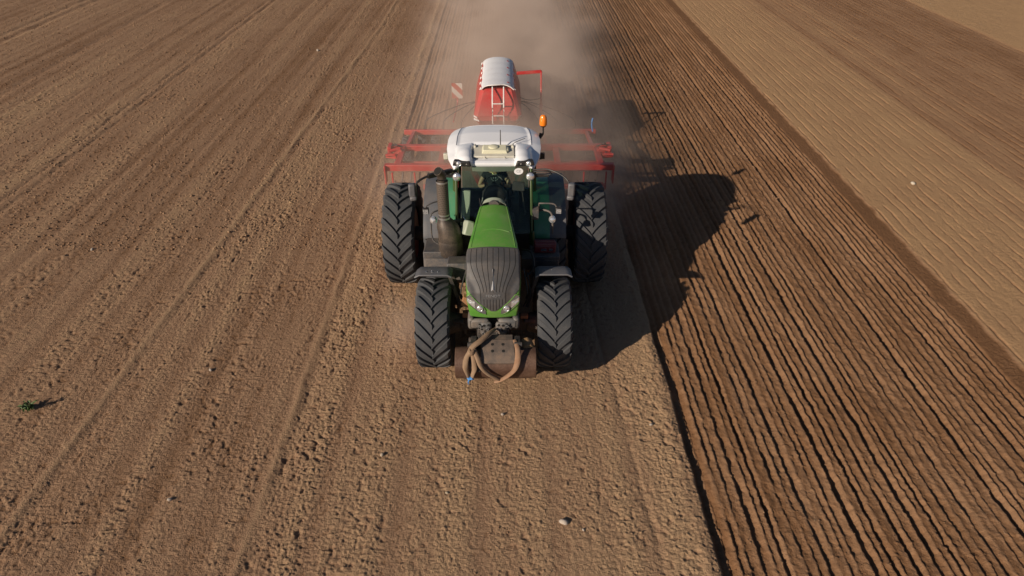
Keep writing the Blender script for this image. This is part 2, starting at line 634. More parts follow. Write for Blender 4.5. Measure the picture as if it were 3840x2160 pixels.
t = NT('soil')
a = t.n('Attribute', attribute_name='soil')
sp = t.n('SeparateColor')
t.l(a.outputs['Color'], sp.inputs[0])
tc = t.n('TexCoord').outputs['Object']
n1 = t.noise(tc, 9, 6, .65)
n2 = t.noise(tc, 55, 3, .6)
n3 = t.noise(tc, .55, 4, .6)
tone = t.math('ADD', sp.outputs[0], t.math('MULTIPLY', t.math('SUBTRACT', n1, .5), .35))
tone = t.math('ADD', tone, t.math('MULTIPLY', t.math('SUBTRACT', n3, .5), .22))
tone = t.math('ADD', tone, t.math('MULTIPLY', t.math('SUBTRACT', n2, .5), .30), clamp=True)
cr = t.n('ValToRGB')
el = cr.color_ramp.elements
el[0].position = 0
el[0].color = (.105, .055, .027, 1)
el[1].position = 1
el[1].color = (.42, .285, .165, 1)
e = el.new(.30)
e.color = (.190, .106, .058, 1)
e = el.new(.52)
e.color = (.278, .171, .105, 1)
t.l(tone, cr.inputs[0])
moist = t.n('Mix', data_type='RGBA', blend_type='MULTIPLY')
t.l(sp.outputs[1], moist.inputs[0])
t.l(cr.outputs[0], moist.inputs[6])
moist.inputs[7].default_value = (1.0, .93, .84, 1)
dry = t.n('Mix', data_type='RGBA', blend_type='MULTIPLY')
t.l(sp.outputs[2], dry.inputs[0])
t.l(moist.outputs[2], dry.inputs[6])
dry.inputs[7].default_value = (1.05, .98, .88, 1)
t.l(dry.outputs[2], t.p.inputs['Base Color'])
t.p.inputs['Roughness'].default_value = .95
t.p.inputs['Specular IOR Level'].default_value = .1
t.bump(t.math('ADD', n2, t.math('MULTIPLY', n1, .8)), .8, .025)
me.materials.append(t.m)


def ground_z(x, y):
    return float(soil_height(np.array([[float(x)]]), np.array([[float(y)]]))[0][0, 0])


# clods and crumbs lying on the soil
ico = bmesh.new()
bmesh.ops.create_icosphere(ico, subdivisions=1, radius=1)
iv = np.array([v.co[:] for v in ico.verts])
if_ = np.array([[v.index for v in f.verts] for f in ico.faces])
ico.free()


def clods(name, n, xr, yr, smin, smax, seed, palec, pw=1.5):
    g = np.random.default_rng(seed)
    x = g.uniform(*xr, n)
    yy = yr[0] + (yr[1] - yr[0]) * g.uniform(0, 1, n) ** pw
    hh, tn, dr, ol, bd = soil_height(x[None], yy[None])
    hh, tn, dr, ol, bd = (k[0] for k in (hh, tn, dr, ol, bd))
    keep = g.uniform(0, 1, n) > np.clip(dr * .35 + ol * .88 + bd * .9, 0, .97)
    x, yy, hh, tn = x[keep], yy[keep], hh[keep], tn[keep]
    n = len(x)
    s = smin * (smax / smin) ** (g.uniform(0, 1, n) ** 2.2)
    sc3 = s[:, None] * g.uniform(.65, 1.3, (n, 3)) * np.array([1, 1, .75])
    th = g.uniform(0, 6.28, n)
    v = iv[None] * (1 + .28 * g.standard_normal((n, len(iv), 1)))
    v = v * sc3[:, None]
    cx, sx_ = np.cos(th)[:, None], np.sin(th)[:, None]
    vx = v[..., 0] * cx - v[..., 1] * sx_ + x[:, None]
    vy = v[..., 0] * sx_ + v[..., 1] * cx + yy[:, None]
    vz = v[..., 2] + (hh + s * .05)[:, None]
    V = np.stack([vx, vy, vz], -1).reshape(-1, 3)
    F = (if_[None] + (np.arange(n) * len(iv))[:, None, None]).reshape(-1, 3)
    m = bpy.data.meshes.new(name)
    m.vertices.add(len(V))
    m.vertices.foreach_set('co', V.astype(np.float32).ravel())
    m.loops.add(F.size)
    m.loops.foreach_set('vertex_index', F.astype(np.int32).ravel())
    m.polygons.add(len(F))
    m.polygons.foreach_set('loop_start', np.arange(0, F.size, 3, dtype=np.int32))
    m.polygons.foreach_set('loop_total', np.full(len(F), 3, dtype=np.int32))
    m.update(calc_edges=True)
    tt = np.clip(tn + g.normal(-.03, .08, n) + (g.uniform(0, 1, n) > palec) * .35, 0, 1)
    A = m.attributes.new('soil', 'FLOAT_COLOR', 'POINT')
    A.data.foreach_set('color', np.repeat(np.stack([tt, tt * 0, tt * 0, tt * 0 + 1], -1), len(iv), 0).astype(np.float32).ravel())
    m.materials.append(t.m)
    o = bpy.data.objects.new(name, m)
    col.objects.link(o)
    return o


tag(clods('soil_clods', 40000, (-11, 9.7), (-6.3, 16), .005, .016, 3, .992), 'loose brown crumbs and clods of earth lying on the field', 'soil clods', kind='stuff')


tag(clods('soil_lumps', 75000, (-31, 8), (4, 36), .012, .036, 8, .993, 1.15), 'dry lumps of earth scattered over the field behind the tractor', 'soil clods', kind='stuff')


# ------------------------------------------------------------------ stones and the weed
def stone(x, y, s, label, tint, seed, group=None):
    g = random.Random(seed)
    bm = bmesh.new()
    bmesh.ops.create_icosphere(bm, subdivisions=2, radius=1)
    off = Vector((g.uniform(0, 99), g.uniform(0, 99), g.uniform(0, 99)))
    from mathutils import noise as mn
    for v in bm.verts:
        k = 1 + .35 * mn.noise(v.co * 1.1 + off) + .12 * mn.noise(v.co * 3 + off)
        v.co = Vector((v.co.x * 1.25 * k, v.co.y * .9 * k, v.co.z * .75 * k)) * s * .66
    me = bpy.data.meshes.new('stone')
    bm.to_mesh(me)
    bm.free()
    me.shade_smooth()
    me.materials.append(mat('stone_%d' % seed, tuple(k * .72 for k in tint[:3]) + (1,), .85, 0, .35, bump=.3, scale=20))
    o = bpy.data.objects.new('stone', me)
    col.objects.link(o)
    o.location = (x, y, ground_z(x, y) + s * .35)
    o.rotation_euler = (g.uniform(-.3, .3), g.uniform(-.3, .3), g.uniform(0, 6))
    tag(o, label, 'stone', group or 'pale stones on the field')


STN = (.50, .43, .36, 1)
stone(1.10, -3.87, .075, 'largest pale rounded stone on bare soil in front of the front weight', (.55, .47, .40, 1), 1)
stone(-1.79, -2.54, .05, 'small cream stone on bare soil between the straight tine line and the front wheel', (.55, .46, .35, 1), 2)
stone(.19, -1.62, .045, 'small tan stone on the soil just in front of the front weight', STN, 3)
stone(-8.28, 21.65, .10, 'tan stone far behind on the left field, near the top of the photo', STN, 4)
stone(12.01, 7.57, .09, 'white oval stone lying alone on the pale sown strip at right', (.66, .58, .46, 1), 5)
stone(-4.91, -3.4, .05, 'pale stone at lower left between the two smooth tine lines', STN, 6)
stone(-5.36, -.39, .05, 'small white stone up from the lower left stone, right of the slanting tine line', STN, 7)
stone(-9.83, 4.1, .06, 'pale stone on the left field farther back than the green weed', STN, 8)
stone(-.67, -3.3, .04, 'small cream stone nearest the right side of the lower straight tine line', (.5, .42, .30, 1), 9)
stone(1.38, -4.0, .03, 'tiny pale pebble just right of the largest stone', STN, 10)
stone(2.75, -1.9, .04, 'tan stone by the edge of the sown strip, beyond the tractor shadow', STN, 11)

wd = empty('weed', (-8.2, -1.41, ground_z(-8.2, -1.41)))
tag(wd, 'small leafy green weed growing alone on the bare soil at left', 'weed')
M['leaf'] = mat('weed_leaf', (.055, .105, .018, 1), .55, 0, .1, var=.5, scale=12)
st, lf = MB(), MB()
g = random.Random(5)
for k in range(11):
    a = g.uniform(0, 6.28)
    ln = g.uniform(.10, .24)
    tip = Vector((math.cos(a) * ln * g.uniform(.25, .8), math.sin(a) * ln * g.uniform(.25, .8), ln * g.uniform(.6, 1.1)))
    st.tube([(0, 0, 0), tip * .5 + Vector((0, 0, .02)), tip], .004, 5, 3)
    for j in range(7):
        p = tip * g.uniform(.3, 1.0)
        b = g.uniform(0, 6.28)
        d = Vector((math.cos(b), math.sin(b), g.uniform(-.1, .5))).normalized()
        s_ = d.cross(Vector((0, 0, 1))).normalized()
        L = g.uniform(.05, .10)
        w = L * .26
        lf.add([p, p + d * L * .45 + s_ * w + Vector((0, 0, .01)), p + d * L - Vector((0, 0, .015)), p + d * L * .45 - s_ * w + Vector((0, 0, .01)), p + d * L * .45 - Vector((0, 0, .004))],
               [(0, 1, 4), (1, 2, 4), (2, 3, 4), (3, 0, 4)])
st.build('stem', 'leaf', wd)
lf.build('foliage', 'leaf', wd, flat=True, fix=False)

# ------------------------------------------------------------------ the tractor
TR = empty('tractor', (.035, 0, -.03))
tag(TR, 'green farm tractor with white cab roof and twin rear tyres pulling a red seed drill', 'tractor')


def make_tyre(Rt, w, rim_r, n, lug):
    m = MB()
    rc = Rt - lug
    hw = w / 2
    prof = [(-hw * .72, rim_r - .01), (-hw * .86, rim_r + .03), (-hw * .99, (rim_r + rc) / 2 + .02), (-hw * .97, rc - .10), (-hw * .88, rc - .035), (-hw * .6, rc - .012),
            (0, rc), (hw * .6, rc - .012), (hw * .88, rc - .035), (hw * .97, rc - .10), (hw * .99, (rim_r + rc) / 2 + .02), (hw * .86, rim_r + .03), (hw * .72, rim_r - .01)]
    m.lathe(prof, n=96, caps=False)
    px = [p[0] for p in prof[6:10]]
    pr = [p[1] for p in prof[6:10]]
    for s in (-1, 1):
        for i in range(n):
            a0 = 2 * math.pi * (i + (.5 if s > 0 else 0)) / n
            rings = []
            NS = 9
            for k in range(NS):
                u = k / (NS - 1)
                ax = -.012 * (1 - u) * hw / .3 + u * hw * .985
                base = float(np.interp(max(ax, 0), px, pr)) - .02
                top = Rt - .016 * u * u - (0.05 * max(0, u - .86) / .14)
                da = .36 * (u ** .85) * (w / .65) / Rt
                half = (.040 + .018 * u)
                fw = half / Rt
                bw = fw * 1.45
                A = a0 + da
                rings.append([(ax * s, A - fw, top), (ax * s, A + fw, top), (ax * s, A + bw, base), (ax * s, A - bw, base)])
            vs = [(x, -r * math.cos(a_), r * math.sin(a_)) for rg in rings for (x, a_, r) in rg]
            fs = []
            for k in range(NS - 1):
                for j in range(4):
                    fs.append((k * 4 + j, k * 4 + (j + 1) % 4, k * 4 + 4 + (j + 1) % 4, k * 4 + 4 + j))
            fs += [(0, 1, 2, 3), (NS * 4 - 1, NS * 4 - 2, NS * 4 - 3, NS * 4 - 4)]
            m.add(vs, fs)
    return m


def make_wheel(Rt, w, rim_r, n, lug, loc, spin):
    rim = MB()
    hw = w / 2
    rim.lathe([(-hw * .74, rim_r), (-hw * .74, rim_r - .03), (-hw * .5, rim_r - .05), (-hw * .42, rim_r - .14), (-hw * .30, rim_r * .45), (-hw * .36, .17), (-hw * .52, .14), (-hw * .52, .02),
               (hw * .52, .02), (hw * .52, .14), (hw * .36, .17), (hw * .30, rim_r * .45), (hw * .42, rim_r - .14), (hw * .5, rim_r - .05), (hw * .74, rim_r - .03), (hw * .74, rim_r)], n=48)
    for k in range(10):
        an = k * math.pi / 5
        for s in (-1, 1):
            rim.cyl((s * hw * .30, .21 * math.cos(an), .21 * math.sin(an)), (s * hw * .43, .21 * math.cos(an), .21 * math.sin(an)), .018, n=8)
    o = rim.build('wheel', 'rim', TR)
    o.location = loc
    o.rotation_euler.x = spin
    make_tyre(Rt, w, rim_r, n, lug).build('tyre', 'rubber', o, ang=30)
    return o


fw = make_wheel(.85, .63, .46, 21, .036, (-1.095, 0, .85), .07)
c = copy_tree(fw, TR)
c.location = (1.095, 0, .85)
c.rotation_euler.x = .21
rw = make_wheel(1.11, .67, .57, 23, .042, (-2.02, 2.94, 1.11), .10)
for x, s in ((-1.15, .22), (1.15, .02), (2.01, .17)):
    c = copy_tree(rw, TR)
    c.location = (x, 2.94, 1.11)
    c.rotation_euler.x = s

# chassis, axles, engine
b = MB()
b.box((0, 1.0, 1.0), (.62, 2.9, .5))
b.box((0, 2.9, 1.1), (.8, 1.1, .75))
b.cyl((-2.0, 2.94, 1.11), (2.0, 2.94, 1.11), .16)
b.box((0, 3.55, .75), (.9, .25, .3))
b.build('chassis', 'iron', TR, .02)
b = MB()
b.box((0, .02, .86), (1.6, .26, .26), taper=(1, .7))
b.cyl((-.86, 0, .85), (-.62, 0, .85), .24, .17)
b.cyl((.62, 0, .85), (.86, 0, .85), .17, .24)
b.cyl((-.55, -.17, 1.0), (-.78, -.12, .95), .05)
b.cyl((.55, -.17, 1.0), (.78, -.12, .95), .05)
b.build('front_axle', 'iron', TR, .02)
b = MB()
b.box((0, .55, 1.55), (.66, 1.5, .9))
b.box((.33, .5, 1.6), (.12, .8, .4))
b.box((-.33, .5, 1.7), (.12, .6, .5))
b.cyl((-.36, .2, 1.5), (-.36, .8, 1.5), .07)
b.tube([(.4, 1.2, 1.9), (.46, .6, 1.75), (.42, .1, 1.4)], .035)
b.tube([(-.42, 1.1, 1.8), (-.47, .5, 1.5), (-.4, -.1, 1.25)], .03)
b.build('engine_block', 'iron', TR, .015)
b = MB()
b.tube([(.55, .15, 1.1), (.62, -.02, 1.5), (.55, .2, 1.9)], .014)
b.tube([(.60, .15, 1.1), (.68, .02, 1.4), (.62, .25, 1.8)], .012)
b.tube([(-.52, .15, 1.1), (-.60, -.05, 1.55), (-.48, .2, 1.95)], .014)
build_each(b, 'hydraulic_hose', 'black', TR)
b = MB()
b.box((-.5, -.12, 1.42), (.16, .1, .2), (0, .3, 0))
b.box((-.52, -.1, 1.12), (.12, .12, .1))
b.box((.56, -.12, 1.08), (.14, .1, .07))
build_each(b, 'axle_bracket', mat('orange_brown_dusty_light', (.32, .14, .06, 1), .7, 0, .3), TR, bevel=.01)  # orange-brown colour paints in dusty red-brown light on the axle parts

# bonnet: centre line from the nose (v=0) to the windscreen (v=1)
CL = [(-.57, 1.38), (-.585, 1.50), (-.575, 1.66), (-.52, 1.87), (-.40, 2.09), (-.20, 2.31), (.04, 2.455), (.30, 2.505), (.70, 2.56), (1.05, 2.60), (1.36, 2.625)]
CV = np.array([0, .06, .13, .22, .32, .43, .54, .63, .77, .89, 1.0])


def bonnet(u, v, off=0.0):
    """u -1..1 across, v 0..1 along; rounded over the shoulders"""
    y = float(np.interp(v, CV, [p[0] for p in CL]))
    z = float(np.interp(v, CV, [p[1] for p in CL]))
    e = .01
    y2, z2 = float(np.interp(min(1, v + e), CV, [p[0] for p in CL])), float(np.interp(min(1, v + e), CV, [p[1] for p in CL]))
    y1, z1 = float(np.interp(max(0, v - e), CV, [p[0] for p in CL])), float(np.interp(max(0, v - e), CV, [p[1] for p in CL]))
    ty, tz = y2 - y1, z2 - z1
    L = math.hypot(ty, tz) or 1
    ny_, nz_ = -tz / L, ty / L            # outward normal in the y-z plane
    w = float(np.interp(v, [0, .12, .3, .5, .6, 1.0], [.44, .475, .495, .485, .455, .285]))
    au = abs(u)
    if au < .8:
        x = u / .8 * w * .90
        sag = .045 * (au / .8) ** 2
    else:
        k = (au - .8) / .2
        an = k * math.pi / 2
        x = math.copysign(w * .90 + w * .10 * math.sin(an) * 1.0, u)
        sag = .045 + .42 * k * k * (.35 + .65 * k)
    x += math.copysign(off * .4, u) * (au > .8)
    return Vector((x, y - ny_ * sag + ny_ * off, z - nz_ * sag + nz_ * off))


def vs_smooth(v):
    return v


hd = MB()
NU, NVV = 57, 90


def hood_fn(i, j):
    return bonnet(-1 + 2 * i, j)


hd.shell(hood_fn, NU, NVV, (0, .012, -.012))
# side panels going down behind the shoulders
for s in (-1, 1):
    def side(i, j, s=s):
        p = bonnet(s * 1.0, .10 + .90 * i)
        return Vector((p.x - s * .02 * j, p.y + .0 * j, p.z * (1 - j) + (1.42 + .25 * i) * j))
    hd.grid(side, 40, 6)
HOOD = hd.build('bonnet', 'green', TR, ang=50)

# creases on the bonnet top: two raised edge lines and one transverse swage
b = MB()
for s in (-1, 1):
    b.tube([bonnet(s * .74, .56 + .43 * k / 12, .002) for k in range(13)], .006, 6, 1)
b.tube([bonnet(-.62 + 1.24 * k / 16, .70 + .02 * (1 - ((k - 8) / 8) ** 2), .001) for k in range(17)], .007, 6, 1)
build_each(b, 'bonnet_trim', 'green', HOOD)


# grille: dark panel standing proud of the nose, with slots
def gw(v):
    return float(np.interp(v, [.075, .11, .17, .24, .32, .42, .50, .545], [.07, .26, .60, .80, .885, .93, .93, .90]))


def squeeze(v):
    k = min(1, max(0, (v - .22) / .22))
    k = k * k * (3 - 2 * k)
    return .56 + .44 * k


def grille_fn(i, j):
    v = .075 + (.545 - .075) * j
    u = (-1 + 2 * i) * gw(v)
    # hollow flanks beside the centre, as on the pressed panel
    q = abs(u) / (squeeze(v) * .80)
    dip = .030 * math.exp(-((q - 1.25) / .25) ** 2) * (1 if v < .40 else max(0, 1 - (v - .40) / .1))
    return bonnet(u, v, .016 - dip * .45)


gr = MB()
gr.shell(grille_fn, 61, 60, (0, .02, -.012))
GR = gr.build('grille', 'grille', TR, ang=60)
b = MB()
for k in range(-4, 5):
    u0 = k * .178
    run = []
    for j in range(70):
        v = .082 + (.535 - .082) * j / 69
        u = u0 * squeeze(v)
        if abs(u) < gw(v) - .035 and not (.178 < v < .225 and abs(u) < .36):
            q = abs(u) / (squeeze(v) * .80)
            dip = .030 * math.exp(-((q - 1.25) / .25) ** 2) * (1 if v < .40 else max(0, 1 - (v - .40) / .1))
            run.append(bonnet(u, v, .0165 - dip * .45))
        else:
            if len(run) > 3:
                b.tube(run, .0065, 5, 1, flat=.5)
            run = []
    if len(run) > 3:
        b.tube(run, .0065, 5, 1, flat=.5)
build_each(b, 'slot', 'slot', GR)
# the blade-shaped emblem and the lettering strip
p0, p1 = bonnet(0, .235, .02), bonnet(0, .385, .02)
ax = (p1 - p0).normalized()
nn = Vector((0, ax.z, -ax.y)) * -1
b = MB()
vs = [p0 + Vector((-.034, 0, 0)), p0 + Vector((.034, 0, 0)), p1 + Vector((.006, 0, 0)), p1 + Vector((-.006, 0, 0)), p0 + nn * .03 + ax * .03, p1 + nn * .025 - ax * .01]
b.add(vs, [(0, 1, 4), (1, 2, 5, 4), (2, 3, 5), (3, 0, 4, 5)])
b.build('emblem', 'alu', GR, flat=True)
pc = bonnet(0, .20, .021)
tl = bonnet(0, .225, .02) - bonnet(0, .175, .02)
b = MB()


def strip_fn(i, j):
    return bonnet((-1 + 2 * i) * .37, .180 + .044 * j, .019)


b.shell(strip_fn, 15, 4, (0, .006, 0))
b.build('name_strip', 'grille', GR)
text_mesh('lettering', 'FENDT', .062, 'alu', GR, mtx(pc, (1, 0, 0), tl) @ Matrix.Diagonal((1.35, 1, 1, 1)), .003)

# headlights
for s in (-1, 1):
    def lamp_fn(i, j, s=s):
        # i along the slanted lamp (inner low -> outer high), j across
        u = .26 + .63 * i
        vlow = .045 + .115 * i ** 1.6
        wid = (.062 + .03 * i) * (1 if i < .75 else (1 - (i - .75) / .25 * .75)) * (1 if i > .12 else .55 + i / .12 * .45)
        return bonnet(s * u, vlow + wid * j, .014)
    b = MB()
    b.shell(lamp_fn, 20, 6, (0, .02, 0))
    hl = b.build('headlight', 'bracket', TR)
    def bright_fn(i, j, s=s):
        u = .60 + .24 * i
        ii = (u - .26) / .63
        return bonnet(s * u, .055 + .115 * ii ** 1.6 + (.055 - .03 * i) * j, .02)
    b = MB()
    b.shell(bright_fn, 10, 5, (0, .01, 0))
    b.build('light_strip', 'lens', hl)
    pcn = bonnet(s * .44, .098, .012)
    b = MB()
    b.lathe([(.0, .058), (-.02, .056), (-.03, .046), (-.024, .036), (-.028, .02), (-.036, .001)], pcn, 'y', 20)
    b.build('projector_lens', 'lens', hl)
    b = MB()
    b.tube([lamp_fn(k / 14, 1.08) for k in range(15)], .008, 6, 1)
    b.tube([lamp_fn(k / 14, -.08) for k in range(15)], .007, 6, 1)
    build_each(b, 'lamp_surround', 'green', hl)

# light grey cowl between bonnet and windscreen
b = MB()


def cowl(i, j):
    a_ = math.pi * (i)
    r_ = .23 - .03 * j
    return Vector((-math.cos(a_) * r_, 1.44 + .14 * j, 2.56 + math.sin(a_) * (.085 + .02 * j)))


b.shell(cowl, 20, 4, (0, .03, -.03))
b.build('cowl', 'pale', TR)
b = MB()
b.lathe([(1.40, .10), (1.44, .10), (1.46, .05)], (0, 0, 2.58), 'y', 16)
b.box((0, 1.50, 2.45), (.5, .12, .16))
b.build('cowl_vent', 'plastic', TR)

# grey bracket plates under the nose, front linkage
for s in (-1, 1):
    b = MB()
    b.box((s * .25, -.56, 1.25), (.34, .10, .20))
    b.box((s * .14, -.60, 1.17), (.21, .10, .27))
    b.box((s * .40, -.45, 1.25), (.12, .3, .24))
    pl = b.build('bracket_plate', 'bracket', TR, .045)
    b = MB()
    g = random.Random(9 if s > 0 else 4)
    for (x, z, r_) in ((.09, 1.27, .022), (.15, 1.14, .02), (.08, 1.10, .022), (.21, 1.18, .02), (.17, 1.26, .024), (.30, 1.20, .018), (.25, 1.29, .016)):
        b.lathe([(-.655, r_), (-.648, r_)], (s * x, 0, z), 'y', 14)
    build_each(b, 'bolt_hole', 'slot', pl)
    b = MB()
    for (x, z, r_) in ((.18, 1.09, .034), (.24, 1.25, .026), (.11, 1.19, .026)):
        b.lathe([(-.648, r_), (-.67, r_), (-.67, r_ * .6), (-.648, r_ * .6)], (s * x, 0, z), 'y', 16, caps=False)
    build_each(b, 'coupling', 'alu', pl)
b = MB()
b.box((0, -.35, .95), (.56, .55, .42))
b.box((0, -.66, .88), (.30, .10, .3))
b.build('front_support', 'iron', TR, .02)
for s in (-1, 1):
    b = MB()
    b.bar((s * .36, -.45, .80), (s * .40, -1.02, .74), .08, .13)
    b.cyl((s * .30, -.5, .8), (s * .46, -.5, .8), .07)
    b.build('lift_arm', 'iron', TR, .012)
b = MB()
b.bar((.08, -.62, 1.14), (.33, -.98, 1.06), .07, .06)
b.cyl((.28, -.95, 1.07), (.38, -.99, 1.05), .05)
b.cyl((.02, -.62, 1.15), (.14, -.62, 1.15), .05)
b.build('top_link', 'worn', TR, .01)

# front mudguards
for s in (-1, 1):
    b = MB()

    def guard(i, j, s=s):
        a_ = R(93 - 88 * j) if False else R(100 - 105 * j)
        xx = s * (.76 + .66 * i)
        e_ = .045 * max(0, (abs(i - .5) - .36) / .14) ** 2
        rr = .955 - e_
        return Vector((xx, .02 - rr * math.cos(R(89) + j * R(78)), .95 + rr * math.sin(R(89) + j * R(78)) + .0))
    b.shell(guard, 13, 18, (0, 0, -.02))
    # lip at the front edge
    p_ = [guard(k / 8, 0) for k in range(9)]
    b.tube(p_, .018, 6, 1)
    mg = b.build('mudguard', 'fender', TR, ang=50)
    b = MB()
    b.bar((s * .62, .15, 1.1), (s * .80, .12, 1.80), .06, .06)
    b.bar((s * .62, .42, 1.1), (s * .80, .40, 1.72), .05, .05)
    b.build('mudguard_stay', 'iron', mg)
    if s < 0:
        b = MB()
        for k in range(3):
            p_ = guard(.38 + .16 * k, .10)
            b.lathe([(0, .014), (.012, .012), (.016, .004)], p_, 'z', 10)
        build_each(b, 'bolt', 'chrome', mg)

# steps, tank and toolbox between the wheels
b = MB()
b.box((-1.06, 1.34, 1.22), (.64, .75, 1.0), (R(-8), 0, 0))
b.box((-1.06, 1.02, 1.50), (.58, .34, .25), (R(-30), 0, 0))
b.box((-.98, .92, .72), (.50, .32, .06))
b.box((-.98, .88, .42), (.50, .30, .05))
b.box((-.74, .9, .9), (.04, .3, 1.0))
b.box((-1.22, .9, .7), (.04, .3, .6))
b.build('fuel_tank', 'plastic', TR, .03)
b = MB()
b.box((-.66, .72, 1.70), (.46, .45, .16), (R(-12), 0, 0))
b.box((-.62, .58, 1.56), (.34, .08, .26))
b.build('battery_shelf', 'plastic', TR, .03)
b = MB()
b.box((.98, 1.45, 1.2), (.56, 1.0, .85))
b.box((.98, 1.2, 1.66), (.58, .5, .10))
b.box((1.0, .85, .75), (.5, .3, .06))
b.box((1.0, .82, .45), (.5, .3, .05))
b.box((.76, .86, .9), (.04, .28, 1.0))
b.box((1.24, .86, .7), (.04, .28, .6))
b.build('step_box', 'plastic', TR, .03)
b = MB()
b.box((.98, 1.18, 1.80), (.42, .26, .16))
b.cyl((.78, 1.12, 1.88), (1.2, 1.12, 1.88), .06)
tb = b.build('toolbox', mat('dark_red_paint', (.13, .010, .016, 1), .4, 0, .15), TR, .02)
b = MB()
b.box((.96, 1.045, 1.80), (.10, .012, .05))
b.box((1.10, 1.045, 1.80), (.07, .012, .05))
build_each(b, 'latch', 'chrome', tb)
# coiled hoses and small gear on the right side of the engine
b = MB()
b.tube([(.55, .9, 1.9), (.70, .7, 1.95), (.75, .5, 1.75), (.6, .4, 1.6)], .02)
b.box((.62, .75, 1.75), (.2, .3, .25))
b.build('filter_housing', 'black', TR, .02)

# exhaust
EX, EY = -.94, 1.18
ex = MB()
ex.lathe([(1.62, .16), (1.66, .205), (1.74, .225), (1.98, .228), (2.14, .225), (2.24, .21), (2.32, .18), (2.38, .145), (2.43, .115), (2.50, .10)], (EX + .095, EY, 0), 'z', 36)
ex.v = [(x_ - .095 * min(1, max(0, (z_ - 2.12) / .32)), y_, z_) for x_, y_, z_ in ex.v]
EXO = ex.build('exhaust_silencer', 'exhaust', TR)
b = MB()
b.lathe([(1.66, .22), (1.68, .236), (1.96, .240), (1.99, .233)], (EX + .095, EY - .006, 0), 'z', 28, caps=False)
b.build('silencer_cover', 'exhaust', EXO)
b = MB()
b.cyl((EX, EY, 2.46), (EX, EY, 3.20), .088, .088, 24)
b.tube([(EX, EY, 3.18), (EX, EY, 3.28), (EX - .015, EY - .02, 3.36), (EX - .06, EY - .07, 3.43)], .085, 20, 5)
pipe = b.build('exhaust_pipe', 'exhaust', EXO)
b = MB()
b.lathe([(0, .072), (.006, .072)], (0, 0, 0), 'z', 18)
pm = b.build('pipe_mouth', 'slot', pipe)
pm.matrix_local = Matrix.Translation((EX - .0615, EY - .0718, 3.4315)) @ Vector((-.045, -.05, .07)).to_track_quat('Z', 'Y').to_matrix().to_4x4()
b = MB()
b.lathe([(-.33, .108), (.33, .108)], (0, 0, 0), 'z', 32, caps=False)
hs = b.build('heat_shield', 'perf', EXO)
hs.location = (EX, EY, 2.86)
b = MB()
b.lathe([(-.35, .110), (-.32, .112)], (EX, EY, 2.86), 'z', 32, caps=False)
b.lathe([(.32, .112), (.35, .110)], (EX, EY, 2.86), 'z', 32, caps=False)
b.lathe([(2.44, .118), (2.47, .118)], (EX, EY, 0), 'z', 24)
build_each(b, 'clamp_ring', 'alu', EXO)
b = MB()
b.bar((EX, EY + .05, 2.3), (-.60, 1.45, 2.25), .05, .05)
b.bar((EX, EY + .05, 1.72), (-.55, 1.2, 1.62), .08, .05)
build_each(b, 'exhaust_bracket', 'iron', EXO)

# ------------------------------------------------------------------ cab
CB = MB()
PB, PT = Vector((.735, 1.42, 2.0)), Vector((.715, 1.87, 3.22))      # A pillar bottom and top
for s in (-1, 1):
    def m_(v, s=s):
        return Vector((v.x * s, v.y, v.z))
    CB.bar(m_(PB), m_(PT), .045, .085)
    CB.bar(m_(Vector((.76, 1.40, 1.5))), m_(PB), .07, .09)
    CB.bar(m_(Vector((.84, 2.55, 1.5))), m_(Vector((.80, 2.52, 3.16))), .06, .07)
    CB.bar(m_(Vector((.80, 3.35, 1.9))), m_(Vector((.74, 3.30, 3.16))), .07, .07)
    CB.bar(m_(Vector((.735, 1.40, 1.52))), m_(Vector((.84, 2.6, 1.52))), .06, .1)
    CB.bar(m_(Vector((.72, 1.86, 3.13))), m_(Vector((.74, 3.32, 3.13))), .06, .08)
CB.bar((-.72, 1.89, 3.22), (.72, 1.89, 3.22), .06, .05)
CB.bar((-.74, 3.31, 3.13), (.74, 3.31, 3.13), .06, .08)
CB.bar((-.8, 3.36, 1.95), (.8, 3.36, 1.95), .06, .1)
CB.build('cab_frame', mat('dark_green_frame', (.030, .058, .010, 1), .4, 0, .05), TR, .012)
b = MB()
b.box((0, 2.45, 1.48), (1.6, 2.0, .10))
b.box((0, 3.35, 1.72), (1.6, .06, .45))
b.box((0, 1.46, 1.75), (1.42, .05, .5))
b.build('cab_floor', 'black', TR)


def pane(name, pts, off, m='glass'):
    b = MB()
    n = len(pts)
    P = [Vector(p) for p in pts]
    b.add(P + [p + Vector(off) for p in P], [tuple(range(n)), tuple(range(n, 2 * n))[::-1]] + [(i, (i + 1) % n, n + (i + 1) % n, n + i) for i in range(n)])
    return b.build(name, m, TR, flat=True)


b = MB()


def ws(i, j):
    z = 1.98 + 1.23 * j
    k = (z - 2.0) / 1.20
    xw = .70 - .01 * j
    return Vector((-xw + 2 * xw * i, 1.40 + .43 * k - .07 * math.sin(math.pi * i), z))


b.shell(ws, 15, 6, (0, .008, 0))
WS = b.build('windscreen', 'glass', TR)
for s in (-1, 1):
    pane('side_window', [(s * .755, 1.46, 1.6), (s * .84, 2.52, 1.6), (s * .80, 2.50, 3.1), (s * .73, 1.84, 3.1)], (s * -.008, 0, 0), 'side_glass')
    pane('rear_side_window', [(s * .83, 2.58, 1.95), (s * .79, 3.32, 1.95), (s * .74, 3.28, 3.1), (s * .80, 2.56, 3.1)], (s * -.008, 0, 0), 'side_glass')
pane('rear_window', [(-.72, 3.33, 2.0), (.72, 3.33, 2.0), (.70, 3.31, 3.08), (-.70, 3.31, 3.08)], (0, -.008, 0), 'side_glass')
# sun blind at the top of the windscreen and the oval country sticker inside the glass
b = MB()


